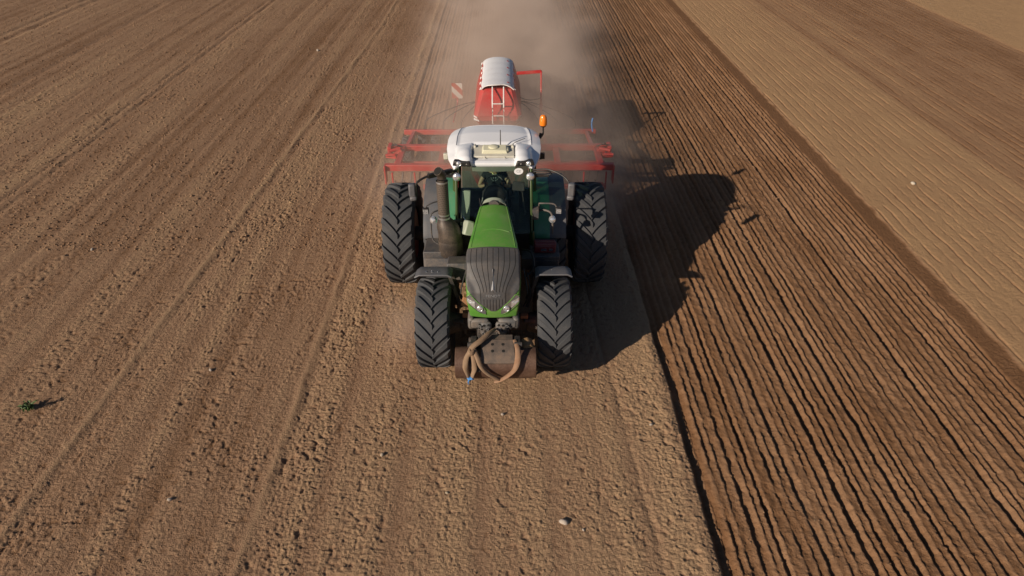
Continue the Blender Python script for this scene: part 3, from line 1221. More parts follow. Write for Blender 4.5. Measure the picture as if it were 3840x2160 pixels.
def blind(i, j):
    p = ws(.20 + .60 * i, .925 + .07 * j)
    return p + Vector((0, .03, 0))


b.shell(blind, 12, 3, (0, .006, 0))
b.build('sun_blind', 'liner', TR)
spt = ws(.845, .93) + Vector((0, -.014, 0))
sup = (ws(.825, .9) - ws(.825, .75)).normalized()
srt = (ws(.9, .83) - ws(.75, .83)).normalized()
mm = mtx(spt, srt, sup)
b = MB()
b.prism([(.088 * math.cos(2 * math.pi * k / 36), .062 * math.sin(2 * math.pi * k / 36)) for k in range(36)], .004, mm)
stk = b.build('sticker', 'board_white', TR)
text_mesh('country_letters', 'CZ', .062, 'print', stk, mm @ Matrix.Translation((0, 0, .0055)), .001)
# wiper
b = MB()
b.tube([ws(.5, .02) + Vector((0, -.02, 0)), ws(.35, .30) + Vector((0, -.02, 0)), ws(.30, .55) + Vector((0, -.02, 0))], .008, 6, 3)
b.build('wiper', 'black', TR)

# interior
b = MB()
b.box((0, 2.02, 2.30), (.62, .42, .52), (R(-14), 0, 0), taper=(.78, .6))
b.lathe([(1.86, .02), (1.88, .20), (1.95, .25), (2.06, .22), (2.10, .1)], (0, 0, 2.50), 'y', 24)
b.box((0, 1.70, 2.05), (.8, .3, .3))
b.build('dashboard', 'black', TR, .03)
b = MB()
mw = mtx((0, 2.30, 2.60), (1, 0, 0), (0, .80, .60))
pts = [mm_ for mm_ in [mw @ Vector((.19 * math.cos(2 * math.pi * k / 24), .19 * math.sin(2 * math.pi * k / 24), 0)) for k in range(25)]]
b.tube(pts, .014, 8, 1)
for a_ in (90, 210, 330):
    b.tube([mw @ Vector((0, 0, -.02)), mw @ Vector((.19 * math.cos(R(a_)), .19 * math.sin(R(a_)), 0))], .012, 6, 1)
b.cyl(mw @ Vector((0, 0, -.03)), mw @ Vector((0, 0, .01)), .05)
b.cyl(mw @ Vector((0, 0, -.35)), mw @ Vector((0, 0, -.02)), .035)
b.build('steering_wheel', 'black', TR)
b = MB()
b.box((0, 2.82, 2.02), (.52, .50, .14))
b.box((0, 3.08, 2.42), (.50, .14, .72), (R(-8), 0, 0))
b.box((0, 3.13, 2.84), (.28, .10, .20))
b.box((0, 2.82, 1.75), (.34, .34, .42))
b.build('seat', 'black', TR, .04)
b = MB()
b.box((.36, 2.62, 2.28), (.12, .45, .08), (R(10), 0, 0))
b.cyl((.36, 2.45, 2.30), (.36, 2.42, 2.42), .03)
b.box((.42, 2.5, 1.95), (.16, .6, .5))
b.build('armrest', 'black', TR, .02)
b = MB()
b.box((.56, 2.15, 2.55), (.06, .05, .10))
b.tube([(.62, 1.75, 2.2), (.58, 2.0, 2.4), (.56, 2.15, 2.52)], .014)
b.box((.48, 1.95, 2.72), (.24, .03, .18), (R(-15), 0, R(-10)))
b.build('monitor', 'black', TR, .01)
# pale door trim seen through the left of the windscreen
b = MB()
b.box((-.56, 1.72, 2.36), (.17, .10, .72), (R(-14), R(4), 0))
b.build('door_trim', 'pale', TR, .02)
b = MB()
b.tube([(-.62, 1.62, 2.24), (-.60, 1.50, 2.30), (-.56, 1.44, 2.22)], .012)
b.build('grab_hook', 'chrome', TR)
# washer bottle by the bonnet
b = MB()
b.box((-.50, 1.22, 2.20), (.22, .26, .28), (R(-20), R(22), R(20)), taper=(.7, .7))
b.build('washer_bottle', 'pale', TR, .03)

# roof
RX = .93


def roof_hw(v):
    return float(np.interp(v, [0, .06, .18, .40, .62, .82, 1.0], [.77, .82, .885, .93, .925, .885, .80]))


def roof_pt(i, j):
    u = -1 + 2 * i
    v = j
    hw = roof_hw(v)
    yf, yr = 1.80, 3.44
    x = u * hw
    y = yf + (yr - yf) * v + .05 * (u * u) * (1 - v) - .03 * u * u * v
    z = float(np.interp(v, [0, .04, .12, .25, .45, .7, .93, 1.0], [3.275, 3.315, 3.34, 3.365, 3.43, 3.465, 3.45, 3.41]))
    z -= .11 * abs(u) ** 3.5
    # raised side rails round a slightly sunk centre panel
    pan = (1 - min(1, max(0, (abs(u) - .74 - .10 * v * 0) / .05))) * min(1, max(0, (v - .36 - .05 * (1 - u * u)) / .03 + .0))
    z -= .022 * pan * (1 if v < .97 else max(0, (1 - v) / .03))
    # step in front of the panel, the receiver recess
    rec = (1 - min(1, max(0, (abs(x) - .40) / .04))) * (1 - min(1, max(0, (v - .40) / .04)))
    z -= .050 * rec * min(1, v / .1)
    # lamp pods
    pu = (abs(x) - .575) / .165
    pod = math.sqrt(max(0, 1 - pu * pu)) if abs(pu) < 1 else 0
    z += pod * .105 * (1 - min(1, max(0, (v - .14) / .26)) ** 1.6)
    y -= .05 * (pod > .05) * max(0, 1 - v / .12)
    return Vector((x, y, z))


b = MB()
NR, NV2 = 81, 70
b.grid(roof_pt, NR, NV2)
top = len(b.v)
ring = [i for i in range(NR)] + [j * NR + NR - 1 for j in range(1, NV2)] + [(NV2 - 1) * NR + i for i in range(NR - 2, -1, -1)] + [j * NR for j in range(NV2 - 2, 0, -1)]
cen = Vector((0, 2.6, 3.1))
prev = ring
for k, (dz, sh_) in enumerate(((-.02, 1.006), (-.045, 1.002), (-.075, .98), (-.085, .94))):
    cur = []
    for r_ in ring:
        p = Vector(b.v[r_])
        cur.append(len(b.v))
        b.v.append((cen.x + (p.x - cen.x) * sh_, cen.y + (p.y - cen.y) * sh_, max(p.z + dz, 3.12)))
    for q_ in range(len(ring)):
        q2 = (q_ + 1) % len(ring)
        b.f.append((prev[q_], cur[q_], cur[q2], prev[q2]))
    prev = cur
b.f.append(tuple(prev))
ROOF = b.build('roof', 'white', TR, ang=32)
# panel joint lines
b = MB()
for s in (-1, 1):
    b.tube([roof_pt(.5 + s * (.40), .40 + .58 * k / 14) + Vector((0, 0, .001)) for k in range(15)], .006, 5, 1)
build_each(b, 'roof_seam', 'alu', ROOF)
# twin lamps under each pod
for s in (-1, 1):
    b = MB()
    b.box((s * .60, 1.80, 3.285), (.36, .12, .105), (0, 0, s * R(7)), taper=(.86, 1))
    hz = b.build('roof_lamp', 'black', ROOF, .02)
    for dx in (-.075, .08):
        b = MB()
        b.lathe([(1.79, .052), (1.738, .050), (1.734, .042), (1.738, .034), (1.730, .02), (1.727, .001)], (s * .585 + dx, 0, 3.285), 'y', 20)
        b.build('lens', 'lens', hz)
# receiver on the roof
b = MB()
b.box((0, 2.20, 3.345), (.80, .46, .045), (R(6), 0, 0))
b.box((-.37, 2.36, 3.38), (.05, .12, .07))
b.box((.37, 2.36, 3.38), (.05, .12, .07))
b.box((-.17, 1.975, 3.32), (.03, .05, .04))
b.box((.21, 1.975, 3.32), (.03, .05, .04))
rc = b.build('receiver_base', 'receiver', ROOF, .02)
b = MB()
b.box((.02, 2.20, 3.395), (.50, .27, .07), (R(6), 0, 0), taper=(.9, .85))
b.lathe([(0, .11), (.02, .10), (.035, .06), (.04, .01)], (.0, 2.22, 3.425), 'z', 20)
b.box((.26, 2.20, 3.39), (.05, .18, .05))
b.build('receiver', 'receiver_dome', ROOF, .02)
b = MB()
b.cyl((.13, 2.33, 3.38), (.13, 2.40, 3.70), .011, .008, 8)
b.tube([(.13, 2.33, 3.36), (.26, 2.30, 3.365), (.42, 2.44, 3.43), (.62, 2.6, 3.45)], .006, 6)
b.build('aerial', 'black', ROOF)
# rotating beacon on a stalk at the right rear corner
b = MB()
b.tube([(.86, 3.30, 3.18), (.96, 3.38, 3.16), (1.02, 3.42, 3.22), (1.02, 3.44, 3.37)], .018, 8)
b.cyl((.95, 3.37, 3.14), (.98, 3.40, 3.24), .035)
b.lathe([(3.42, .05), (3.45, .062), (3.46, .03)], (1.02, 3.44, -.05), 'z', 16)
BC = b.build('beacon_stalk', 'black', TR)
b = MB()
b.lathe([(3.455, .074), (3.48, .08), (3.56, .078), (3.63, .068), (3.665, .045), (3.675, .005)], (1.02, 3.44, -.05), 'z', 24)
b.build('beacon', 'amber', BC)
# rear side lamps
for s in (-1, 1):
    b = MB()
    b.box((s * .97, 2.55, 3.10), (.09, .08, .12))
    b.bar((s * .80, 2.55, 3.02), (s * .97, 2.55, 3.04), .03, .03)
    b.build('side_lamp', 'black' if s > 0 else 'receiver', TR, .012)

# round work lamps on the A pillars
for s in (-1, 1):
    b = MB()
    b.bar((s * .72, 1.82, 3.08), (s * .80, 1.62, 3.09), .05, .05)
    b.bar((s * .66, 1.62, 3.09), (s * 1.05, 1.66, 3.09), .045, .05)
    b.lathe([(1.66, .045), (1.62, .075), (1.57, .082)], (s * .695, 0, 3.10), 'y', 20)
    wl = b.build('work_lamp', 'black', TR)
    b = MB()
    b.lathe([(1.57, .080), (1.55, .078), (1.53, .06), (1.52, .03), (1.518, .001)], (s * .695, 0, 3.10), 'y', 20)
    b.build('lens', 'lens', wl)

# mirrors on long arms
for s in (-1, 1):
    b = MB()
    if s < 0:
        b.tube([(-.74, 1.80, 3.12), (-.98, 1.58, 3.20), (-1.20, 1.44, 3.19), (-1.38, 1.30, 3.15), (-1.44, 1.27, 3.06), (-1.45, 1.27, 2.80)], .022, 8)
        b.bar((-.80, 1.74, 3.15), (-1.22, 1.43, 3.18), .06, .08)
    else:
        b.tube([(.74, 1.82, 3.12), (1.0, 1.64, 3.22), (1.22, 1.47, 3.21), (1.36, 1.33, 3.16), (1.41, 1.28, 3.06), (1.42, 1.28, 2.80)], .015, 8)
        b.tube([(.76, 1.64, 3.17), (1.02, 1.60, 3.20), (1.08, 1.62, 3.12), (.80, 1.66, 3.08)], .014, 8)
    arm = b.build('mirror_arm', 'black', TR)
    MX = 1.515 if s < 0 else 1.455
    b = MB()
    b.box((s * MX, 1.27, 2.975), (.13, .10, .26), (0, 0, s * R(-8)))
    b.box((s * (MX - .015), 1.24, 2.82), (.13, .09, .09), (0, 0, s * R(-8)))
    mh = b.build('mirror', 'fender', arm, .03)
    b = MB()
    b.box((s * MX, 1.325, 2.975), (.11, .008, .23), (0, 0, s * R(-8)))
    b.build('mirror_glass', 'mirror', mh)

# rear mudguards: green inner panel with a dark grey outer rim
for s in (-1, 1):
    def rg(i, j, x0, x1, s=s):
        a_ = R(25) + R(125) * j
        rr = 1.30 - .03 * max(0, abs(2 * i - 1) - .8)
        return Vector((s * (x0 + (x1 - x0) * i), 2.94 - rr * math.cos(a_), 1.11 + rr * math.sin(a_)))
    b = MB()
    b.shell(lambda i, j: rg(i, j, .80, 1.12), 8, 26, (0, 0, -.02))
    f_ = b.build('rear_mudguard', 'green_fender', TR, ang=50)
    b = MB()
    b.shell(lambda i, j: rg(i, j, 1.121, 1.45) + Vector((0, 0, .006)), 8, 26, (0, 0, -.022))
    b.build('mudguard_rim', 'fender', f_, ang=50)
    # lamp bracket with rail, square lamp and round indicator
    b = MB()
    if s < 0:
        b.tube([(-1.02, 1.74, 2.52), (-1.20, 1.62, 2.53), (-1.33, 1.56, 2.47), (-1.33, 1.55, 2.38)], .014, 8)
        b.tube([(-1.0, 1.70, 2.36), (-1.22, 1.53, 2.34), (-1.24, 1.50, 2.1), (-1.22, 1.46, 1.80), (-1.05, 1.42, 1.68)], .016, 8)
    else:
        b.tube([(.88, 1.72, 2.26), (.88, 1.66, 2.47), (.92, 1.62, 2.51), (1.14, 1.60, 2.51), (1.21, 1.58, 2.46), (1.22, 1.56, 2.36)], .016, 8)
        b.tube([(.88, 1.66, 2.33), (1.0, 1.60, 2.37), (1.13, 1.53, 2.30), (1.15, 1.51, 1.9)], .02, 8)
        b.box((.805, 1.58, 2.32), (.12, .14, .22))
    rl = b.build('lamp_bracket', 'plastic', TR)
    LX, IX = (1.325, 1.185) if s < 0 else (1.255, 1.135)
    b = MB()
    b.box((s * LX, 1.54, 2.40), (.12, .09, .12), (0, 0, s * R(-6)))
    l2 = b.build('square_lamp', 'black', rl, .015)
    b = MB()
    b.box((s * LX, 1.492, 2.40), (.095, .012, .095), (0, 0, s * R(-6)))
    b.build('lens', 'lens', l2)
    b = MB()
    b.lathe([(1.55, .03), (1.52, .065), (1.46, .07), (1.43, .055), (1.415, .02), (1.413, .001)], (s * IX, 0, 2.23), 'y', 18)
    b.build('indicator', 'lens', rl)

# drawbar hitch at the back
b = MB()
b.box((0, 3.8, .55), (.14, .9, .10))
b.bar((-.5, 3.5, .9), (-.45, 4.25, .6), .07, .12)
b.bar((.5, 3.5, .9), (.45, 4.25, .6), .07, .12)
b.build('rear_hitch', 'iron', TR, .01)

# ------------------------------------------------------------------ front weight and straps
FW = empty('front_weight', (.075, -1.14, .93))
tag(FW, 'rusty half round steel weight block carried on the front of the tractor', 'front weight')
b = MB()
prof = []
for k in range(25):
    a_ = R(-140 + 280 * k / 24) if False else 2 * math.pi * k / 24
    prof.append((.285 * math.cos(a_), .28 * math.sin(a_) - .13))
NX = 9
vs, fs = [], []
for i in range(NX):
    x = -.70 + 1.40 * i / (NX - 1)
    k_ = .97 if i in (0, NX - 1) else 1
    for (yy_, zz_) in prof[:24]:
        vs.append((x, yy_ * k_, zz_ * k_))
for i in range(NX - 1):
    for k in range(24):
        fs.append((i * 24 + k, i * 24 + (k + 1) % 24, (i + 1) * 24 + (k + 1) % 24, (i + 1) * 24 + k))
fs += [tuple(range(24)), tuple(range((NX - 1) * 24, NX * 24))[::-1]]
b.add(vs, fs)
BR = b.build('drum', 'rust', FW, .01, ang=40)
b = MB()
cs = []
for k in range(9):
    a_ = R(48 + (170 - 48) * k / 8)
    cs.append((-.385 * math.sin(a_), .365 * math.cos(a_)))
PLT = lambda i, j: Vector((-.25 + (.56 + .04 * j) * i, .14 - .40 * j, .27 - .08 * j - .125 * j * j))
b.shell(PLT, 8, 9, (0, .03, -.05))
b.box((.03, .22, .17), (.54, .16, .16))
sd_ = b.build('carrier_plate', 'worn', FW, .01)
b = MB()
for (x, v_) in ((.34, .26), (.66, .26), (.34, .55), (.66, .55)):
    p_ = PLT(x, v_)
    n_ = (PLT(x, v_ - .05) - PLT(x, v_ + .05)).cross(Vector((-1, 0, 0))).normalized()
    n_ = n_ if n_.z > 0 else -n_
    b.cyl(p_ - n_ * .01, p_ + n_ * .004, .026, n=14)
build_each(b, 'hole', 'slot', sd_)
b = MB()
b.shell(lambda i, j: Vector((-.38 + .12 * i, .14 - .46 * j, .22 - .24 * j - .05 * j * j)), 3, 9, (0, .02, -.02))
b.build('guide_rail', 'iron', FW, .008)
b = MB()
for s in (-1, 1):
    b.box((s * .38 - .0, .12, .20), (.10, .34, .14), (R(-15), 0, 0))
    b.cyl((s * .40 - .08, .0, .26), (s * .40 + .06, .0, .26), .05)
build_each(b, 'hook_lug', 'iron', FW, bevel=.01)
b = MB()
b.box((.53, .16, .14), (.28, .30, .16), (R(10), R(-14), R(12)), taper=(.5, .6))
b.build('dirt_heap', mat('ochre_dirt', (.20, .12, .05, 1), .95, 0, .3, bump=.6), FW, .03)

# straps: one folded and hanging with a blue cord, one draped in a V
S1 = empty('lifting_strap', (.075, -1.14, .93))
tag(S1, 'brown lifting strap hanging folded down the left of the front weight, tied with blue cord', 'strap', 'lifting straps on the front weight')
b = MB()
b.tube([(-.02, .44, .26), (-.12, .22, .33), (-.26, .02, .33), (-.40, -.10, .28), (-.45, -.18, .17)], [.035, .05, .055, .055, .05], 10, 6, flat=.6)
b.tube([(-.40, -.10, .27), (-.49, -.20, .16), (-.51, -.295, .02), (-.47, -.345, -.12), (-.44, -.35, -.24)], [.04, .045, .052, .045, .03], 10, 6, flat=.5)
b.tube([(-.40, -.12, .26), (-.37, -.23, .13), (-.36, -.31, .0), (-.40, -.35, -.13), (-.42, -.36, -.29)], [.04, .042, .048, .042, .026], 10, 6, flat=.5)
b.tube([(-.44, -.12, .26), (-.42, -.20, .24), (-.37, -.16, .26)], [.03, .045, .03], 8, 5)
b.build('webbing', 'strap', S1)
b = MB()
b.lathe([(-.185, .045), (-.18, .058), (-.155, .058), (-.15, .045)], (-.435, -.35, 0), 'z', 14)
b.tube([(-.45, -.40, -.17), (-.47, -.41, -.22), (-.46, -.40, -.27)], .010, 6)
b.tube([(-.43, -.40, -.16), (-.40, -.42, -.14), (-.38, -.40, -.17)], .012, 6)
b.build('cord_tie', 'blue', S1)
S2 = empty('lifting_strap', (.075, -1.14, .93))
tag(S2, 'tan and faded orange lifting strap draped in a V across the front weight', 'strap', 'lifting straps on the front weight')
b = MB()
b.tube([(-.38, -.10, .28), (-.31, -.22, .18), (-.24, -.32, .04), (-.12, -.365, -.08), (.02, -.36, -.18), (.11, -.34, -.25)], [.04, .046, .05, .05, .052, .035], 10, 6, flat=.5)
b.build('strap_leg', 'strap', S2)
b = MB()
b.tube([(-.02, -.34, -.28), (.09, -.36, -.22), (.20, -.37, -.13), (.31, -.35, -.02), (.365, -.29, .09), (.385, -.20, .20), (.37, -.06, .28), (.33, .10, .28)], [.04, .052, .05, .05, .052, .052, .045, .035], 10, 6, flat=.5)
b.build('strap_leg', 'strap_orange', S2)

# ------------------------------------------------------------------ the driver
PD = empty('person', (.035, 2.80, 2.03))
tag(PD, 'driver in a black t-shirt with a printed chest, both hands on the steering wheel', 'person')


def skin(name, J, E, m, parent, sub=2, root=0):
    me = bpy.data.meshes.new(name)
    keys = list(J)
    me.from_pydata([J[k][0] for k in keys], [(keys.index(a), keys.index(b)) for a, b in E], [])
    me.materials.append(M[m])
    o = bpy.data.objects.new(name, me)
    col.objects.link(o)
    o.parent = parent
    sk = o.modifiers.new('skin', 'SKIN')
    sk.use_smooth_shade = True
    for i, k in enumerate(keys):
        r_ = J[k][1]
        me.skin_vertices[0].data[i].radius = r_ if isinstance(r_, tuple) else (r_, r_)
        me.skin_vertices[0].data[i].use_root = (i == root)
    ss = o.modifiers.new('sub', 'SUBSURF')
    ss.levels = sub
    ss.render_levels = sub
    return o


J = {'pelvis': ((0, 0, .10), (.15, .11)), 'waist': ((0, .02, .26), (.14, .10)), 'chest': ((0, .02, .45), (.17, .11)), 'neckb': ((0, .0, .58), (.07, .065)), 'neck': ((0, -.02, .65), (.056, .056)),
     'jaw': ((0, -.06, .72), (.066, .075)), 'head': ((0, -.045, .80), (.078, .095)), 'crown': ((0, -.03, .87), (.06, .07))}
E_ = [('pelvis', 'waist'), ('waist', 'chest'), ('chest', 'neckb'), ('neckb', 'neck'), ('neck', 'jaw'), ('jaw', 'head'), ('head', 'crown')]
for s, n in ((-1, 'l'), (1, 'r')):
    J['sh' + n] = ((s * .19, .02, .53), .062)
    J['ua' + n] = ((s * .27, -.05, .42), .052)
    J['el' + n] = ((s * .32, -.14, .32), .042)
    J['fa' + n] = ((s * .26, -.27, .38), .038)
    J['wr' + n] = ((s * .205, -.385, .455), (.03, .022))
    J['pa' + n] = ((s * .19, -.425, .49), (.038, .02))
    J['kn' + n] = ((s * .17, -.44, .525), (.036, .016))
    E_ += [('chest', 'sh' + n), ('sh' + n, 'ua' + n), ('ua' + n, 'el' + n), ('el' + n, 'fa' + n), ('fa' + n, 'wr' + n), ('wr' + n, 'pa' + n), ('pa' + n, 'kn' + n)]
    for k in range(4):
        bx = s * (.150 + .020 * k)
        L = (.9, 1.05, 1.0, .8)[3 - k]
        J['f%s%da' % (n, k)] = ((bx - s * .012, -.452 - .004 * k, .545 + .012 * L), .0095)
        J['f%s%db' % (n, k)] = ((bx - s * .012, -.476 - .004 * k, .558 + .008 * L), .009)
        J['f%s%dc' % (n, k)] = ((bx - s * .010, -.492, .535), .008)
        E_ += [('kn' + n, 'f%s%da' % (n, k)), ('f%s%da' % (n, k), 'f%s%db' % (n, k)), ('f%s%db' % (n, k), 'f%s%dc' % (n, k))]
    J['th%sa' % n] = ((s * .150, -.415, .50), .012)
    J['th%sb' % n] = ((s * .135, -.43, .53), .010)
    E_ += [('pa' + n, 'th%sa' % n), ('th%sa' % n, 'th%sb' % n)]
    J['hp' + n] = ((s * .10, -.06, .08), .09)
    J['kn2' + n] = ((s * .15, -.46, .10), .06)
    J['an' + n] = ((s * .15, -.58, -.40), .038)
    J['to' + n] = ((s * .16, -.76, -.44), (.04, .025))
    E_ += [('pelvis', 'hp' + n), ('hp' + n, 'kn2' + n), ('kn2' + n, 'an' + n), ('an' + n, 'to' + n)]
body = skin('body', J, E_, 'skin', PD)
# face
b = MB()
b.lathe([(0, .014), (.02, .012), (.035, .004)], (0, -.165, .775), 'z', 8)
for s in (-1, 1):
    b.lathe([(-.006, .02), (.006, .024), (.008, .012)], (s * .088, -.03, .775), 'x', 10)
build_each(b, 'facial_feature', 'skin', body)
b = MB()
for s in (-1, 1):
    b.lathe([(0, .009), (.004, .007)], (s * .032, -.150, .805), 'y', 8)
b.box((0, -.148, .735), (.045, .012, .008))
build_each(b, 'facial_feature', 'hair', body)
b = MB()
b.grid(lambda i, j: Vector((.096 * math.cos(2 * math.pi * i) * math.cos(j * math.pi / 2), -.03 + .112 * math.sin(2 * math.pi * i) * math.cos(j * math.pi / 2), .82 + .125 * math.sin(j * math.pi / 2))), 20, 8, cu=True)
b.build('hair', 'hair', PD)
JS = {'a': ((0, 0, .12), (.172, .128)), 'b': ((0, .02, .28), (.165, .122)), 'c': ((0, .02, .45), (.195, .13)), 'd': ((0, .01, .56), (.10, .085))}
ES = [('a', 'b'), ('b', 'c'), ('c', 'd')]
for s, n in ((-1, 'l'), (1, 'r')):
    JS['s' + n] = ((s * .195, .02, .53), .076)
    JS['u' + n] = ((s * .265, -.045, .43), .070)
    ES += [('c', 's' + n), ('s' + n, 'u' + n)]
shirt = skin('t_shirt', JS, ES, 'shirt', PD)
b = MB()
pts = [Vector((.075 * math.cos(R(a_)), -.115 + .02 * abs(math.cos(R(a_))), .50 + .075 * math.sin(R(a_)))) for a_ in range(0, 361, 20)]
b.tube(pts, .006, 6, 1)
b.box((0, -.125, .50), (.07, .006, .03))
b.box((.01, -.125, .45), (.05, .006, .012))
build_each(b, 'chest_print', 'print', shirt)
b = MB()
b.tube([(-.07, .0, .645), (-.05, -.075, .60), (0, -.11, .555), (.05, -.075, .60), (.07, .0, .645)], .010, 6)
b.build('necklace', mat('gold_beads', (.55, .40, .16, 1), .4, .5, .0), PD)
JT = {'p': ((0, 0, .10), (.165, .125))}
ET = []
for s, n in ((-1, 'l'), (1, 'r')):
    JT['h' + n] = ((s * .10, -.06, .085), .10)
    JT['k' + n] = ((s * .15, -.46, .105), .075)
    JT['a' + n] = ((s * .15, -.57, -.36), .055)
    ET += [('p', 'h' + n), ('h' + n, 'k' + n), ('k' + n, 'a' + n)]
skin('trousers', JT, ET, 'denim', PD)

# ------------------------------------------------------------------ the seed drill
SD = empty('seed_drill', (.10, 0, 0))
tag(SD, 'wide red seed drill with tarpaulin covered hopper towed behind the tractor in the dust', 'seed drill')
b = MB()
b.box((0, 6.30, 1.15), (5.94, .15, .17))
b.box((0, 7.62, 1.14), (6.06, .15, .16))
b.box((0, 6.95, .98), (5.7, .08, .08))
for x in (-2.68, -1.55, -.6, .6, 1.55, 2.68):
    b.box((x, 6.96, 1.13), (.16, 1.2, .10))
b.box((0, 7.0, .9), (.8, 3.2, .3))
b.bar((0, 4.1, .6), (0, 6.3, .95), .22, .2)
b.bar((-.7, 6.3, 1.05), (0, 4.4, .68), .12, .12)
b.bar((.7, 6.3, 1.05), (0, 4.4, .68), .12, .12)
b.build('frame', 'red', SD, .012)
for s in (-1, 1):
    b = MB()
    b.box((s * 2.985, 6.26, .98), (.035, .26, .50))
    ep = b.build('end_plate', 'red', SD, .01)
    b = MB()
    b.box((s * 3.03, 7.55, 1.12), (.10, .36, .26))
    b.box((s * 2.78, 7.30, 1.16), (.22, .16, .16))
    b.box((s * 2.93, 7.10, 1.12), (.30, .14, .10), (0, 0, s * R(15)))
    build_each(b, 'folding_bracket', 'red', ep, bevel=.01)
    b = MB()
    b.cyl((s * 2.72, 7.28, 1.25), (s * 3.02, 7.18, 1.22), .045)
    b.cyl((s * 2.82, 7.02, 1.18), (s * 3.08, 7.0, 1.18), .035)
    build_each(b, 'ram', 'red', ep)
    b = MB()
    b.tube([(s * 2.65, 7.4, 1.25), (s * 2.78, 7.32, 1.34), (s * 2.92, 7.40, 1.30), (s * 2.98, 7.55, 1.24)], .014)
    b.tube([(s * 2.7, 7.45, 1.22), (s * 2.86, 7.36, 1.36), (s * 2.95, 7.46, 1.26)], .012)
    build_each(b, 'hose', 'black', ep)
# front cultivator discs under the frame
b = MB()
b.lathe([(-.008, .245), (0, .25), (.008, .245)], (0, 0, 0), 'x', 28)
b.lathe([(-.05, .06), (.05, .06)], (0, 0, 0), 'x', 12)
dsc = b.build('disc', 'steel', SD)
b = MB()
b.bar((0, 0, 0), (0, .22, .42), .03, .07)
b.build('disc_arm', 'iron', dsc)
k = 0
for row_y, n_, off in ((6.32, 24, 0), (6.85, 24, .12)):
    for i in range(n_):
        x = -2.8 + 5.6 * (i + .25 + off) / n_
        o = dsc if k == 0 else copy_tree(dsc, SD)
        k += 1
        o.location = (x, row_y, .24)
        o.rotation_euler.z = R(14 if row_y < 6.5 else -14)
b = MB()
for s in (-1, 1):
    b.box((s * 2.60, 6.0, .72), (.34, .12, .12))
    b.box((s * 1.75, 6.05, .70), (.5, .10, .12))
    b.box((s * 2.2, 6.05, .86), (.04, .05, .5))
    b.box((s * 2.78, 6.05, .86), (.04, .05, .5))
    b.cyl((s * 2.42, 6.0, .76), (s * 2.70, 6.0, .76), .075)
build_each(b, 'depth_bar', 'red', SD, bevel=.01)
# row of packer tyres
tm = make_tyre(.40, .30, .2, 14, .025)
pk = tm.build('packer_tyre', 'rubber', SD, ang=30)
b = MB()
b.lathe([(-.10, .2), (-.06, .06), (.06, .06), (.10, .2)], (0, 0, 0), 'x', 20)
b.build('hub', 'red', pk)
for i in range(14):
    x = -2.80 + 5.6 * i / 13
    o = pk if i == 0 else copy_tree(pk, SD)
    o.location = (x, 9.25 if i % 2 == 0 else 9.75, .40)
    o.rotation_euler.x = i * .3
b = MB()
b.box((0, 9.5, .86), (5.8, .12, .14))
for x in (-2.6, -1.3, 0, 1.3, 2.6):
    b.bar((x, 9.5, .86), (x, 7.6, 1.1), .10, .10)
b.build('rear_frame', 'red', SD, .012)
b = MB()
b.box((0, 10.35, .55), (5.8, .10, .10))
for x in (-2.6, -1.3, 0, 1.3, 2.6):
    b.bar((x, 9.5, .82), (x, 10.35, .56), .08, .08)
b.build('coulter_bar', 'iron', SD, .01)
# seed coulters: arms, discs and tubes
b = MB()
b.bar((0, 10.35, .55), (0, 10.75, .30), .03, .06)
b.lathe([(-.006, .165), (.006, .165)], (0, 10.80, .17), 'x', 20)
b.lathe([(-.03, .14), (.03, .14)], (0, 11.15, .15), 'x', 18)
b.bar((0, 10.8, .22), (0, 11.15, .16), .02, .05)
ct = b.build('coulter', 'plastic', SD)
for i in range(36):
    o = ct if i == 0 else copy_tree(ct, SD)
    o.location.x = -2.8 + 5.6 * i / 35
b = MB()
for s in (-1, 1):
    for k in range(4):
        xx = s * (.7 + .55 * k)
        b.tube([(s * .3, 10.6, 1.45), (s * (.5 + .2 * k), 10.5, 1.38), (xx - s * .1, 10.4, .95), (xx, 10.42, .56)], .014, 7)
build_each(b, 'seed_tube', 'plastic', SD)
b = MB()
b.tube([(2.72, 9.0, 1.46), (2.70, 9.0, 1.28), (2.74, 8.98, 1.06)], .022, 8)
b.build('blue_hose', 'blue', SD)

# hopper
HX = 0.0
sect = [  # (half width, y front, y rear, z)
    (.28, 8.80, 10.3, 1.05), (.42, 8.55, 10.6, 1.30), (.66, 8.12, 10.95, 1.72), (.67, 8.10, 11.0, 1.86), (.50, 8.42, 11.05, 2.40), (.47, 8.48, 11.05, 2.50)]
b = MB()
vs, fs = [], []
for hw_, yf, yr, z in sect:
    vs += [(-hw_, yf + .10, z), (-hw_ + .10, yf, z), (hw_ - .10, yf, z), (hw_, yf + .10, z), (hw_, yr, z), (-hw_, yr, z)]
for i in range(len(sect) - 1):
    for k in range(6):
        fs.append((i * 6 + k, i * 6 + (k + 1) % 6, (i + 1) * 6 + (k + 1) % 6, (i + 1) * 6 + k))
fs += [tuple(range(6))[::-1], tuple(range((len(sect) - 1) * 6, len(sect) * 6))]
b.add(vs, fs)
HP = b.build('hopper', 'red', SD, .015, ang=25)
HP.location.x = -.05
b = MB()
b.box((0, 8.9, .95), (.5, .6, .35))
b.bar((-.5, 8.4, 1.2), (-.5, 8.1, .9), .06, .06)
b.bar((.5, 8.4, 1.2), (.5, 8.1, .9), .06, .06)
b.box((0, 10.0, .95), (.6, .8, .4))
b.build('metering_unit', 'red', SD, .015)


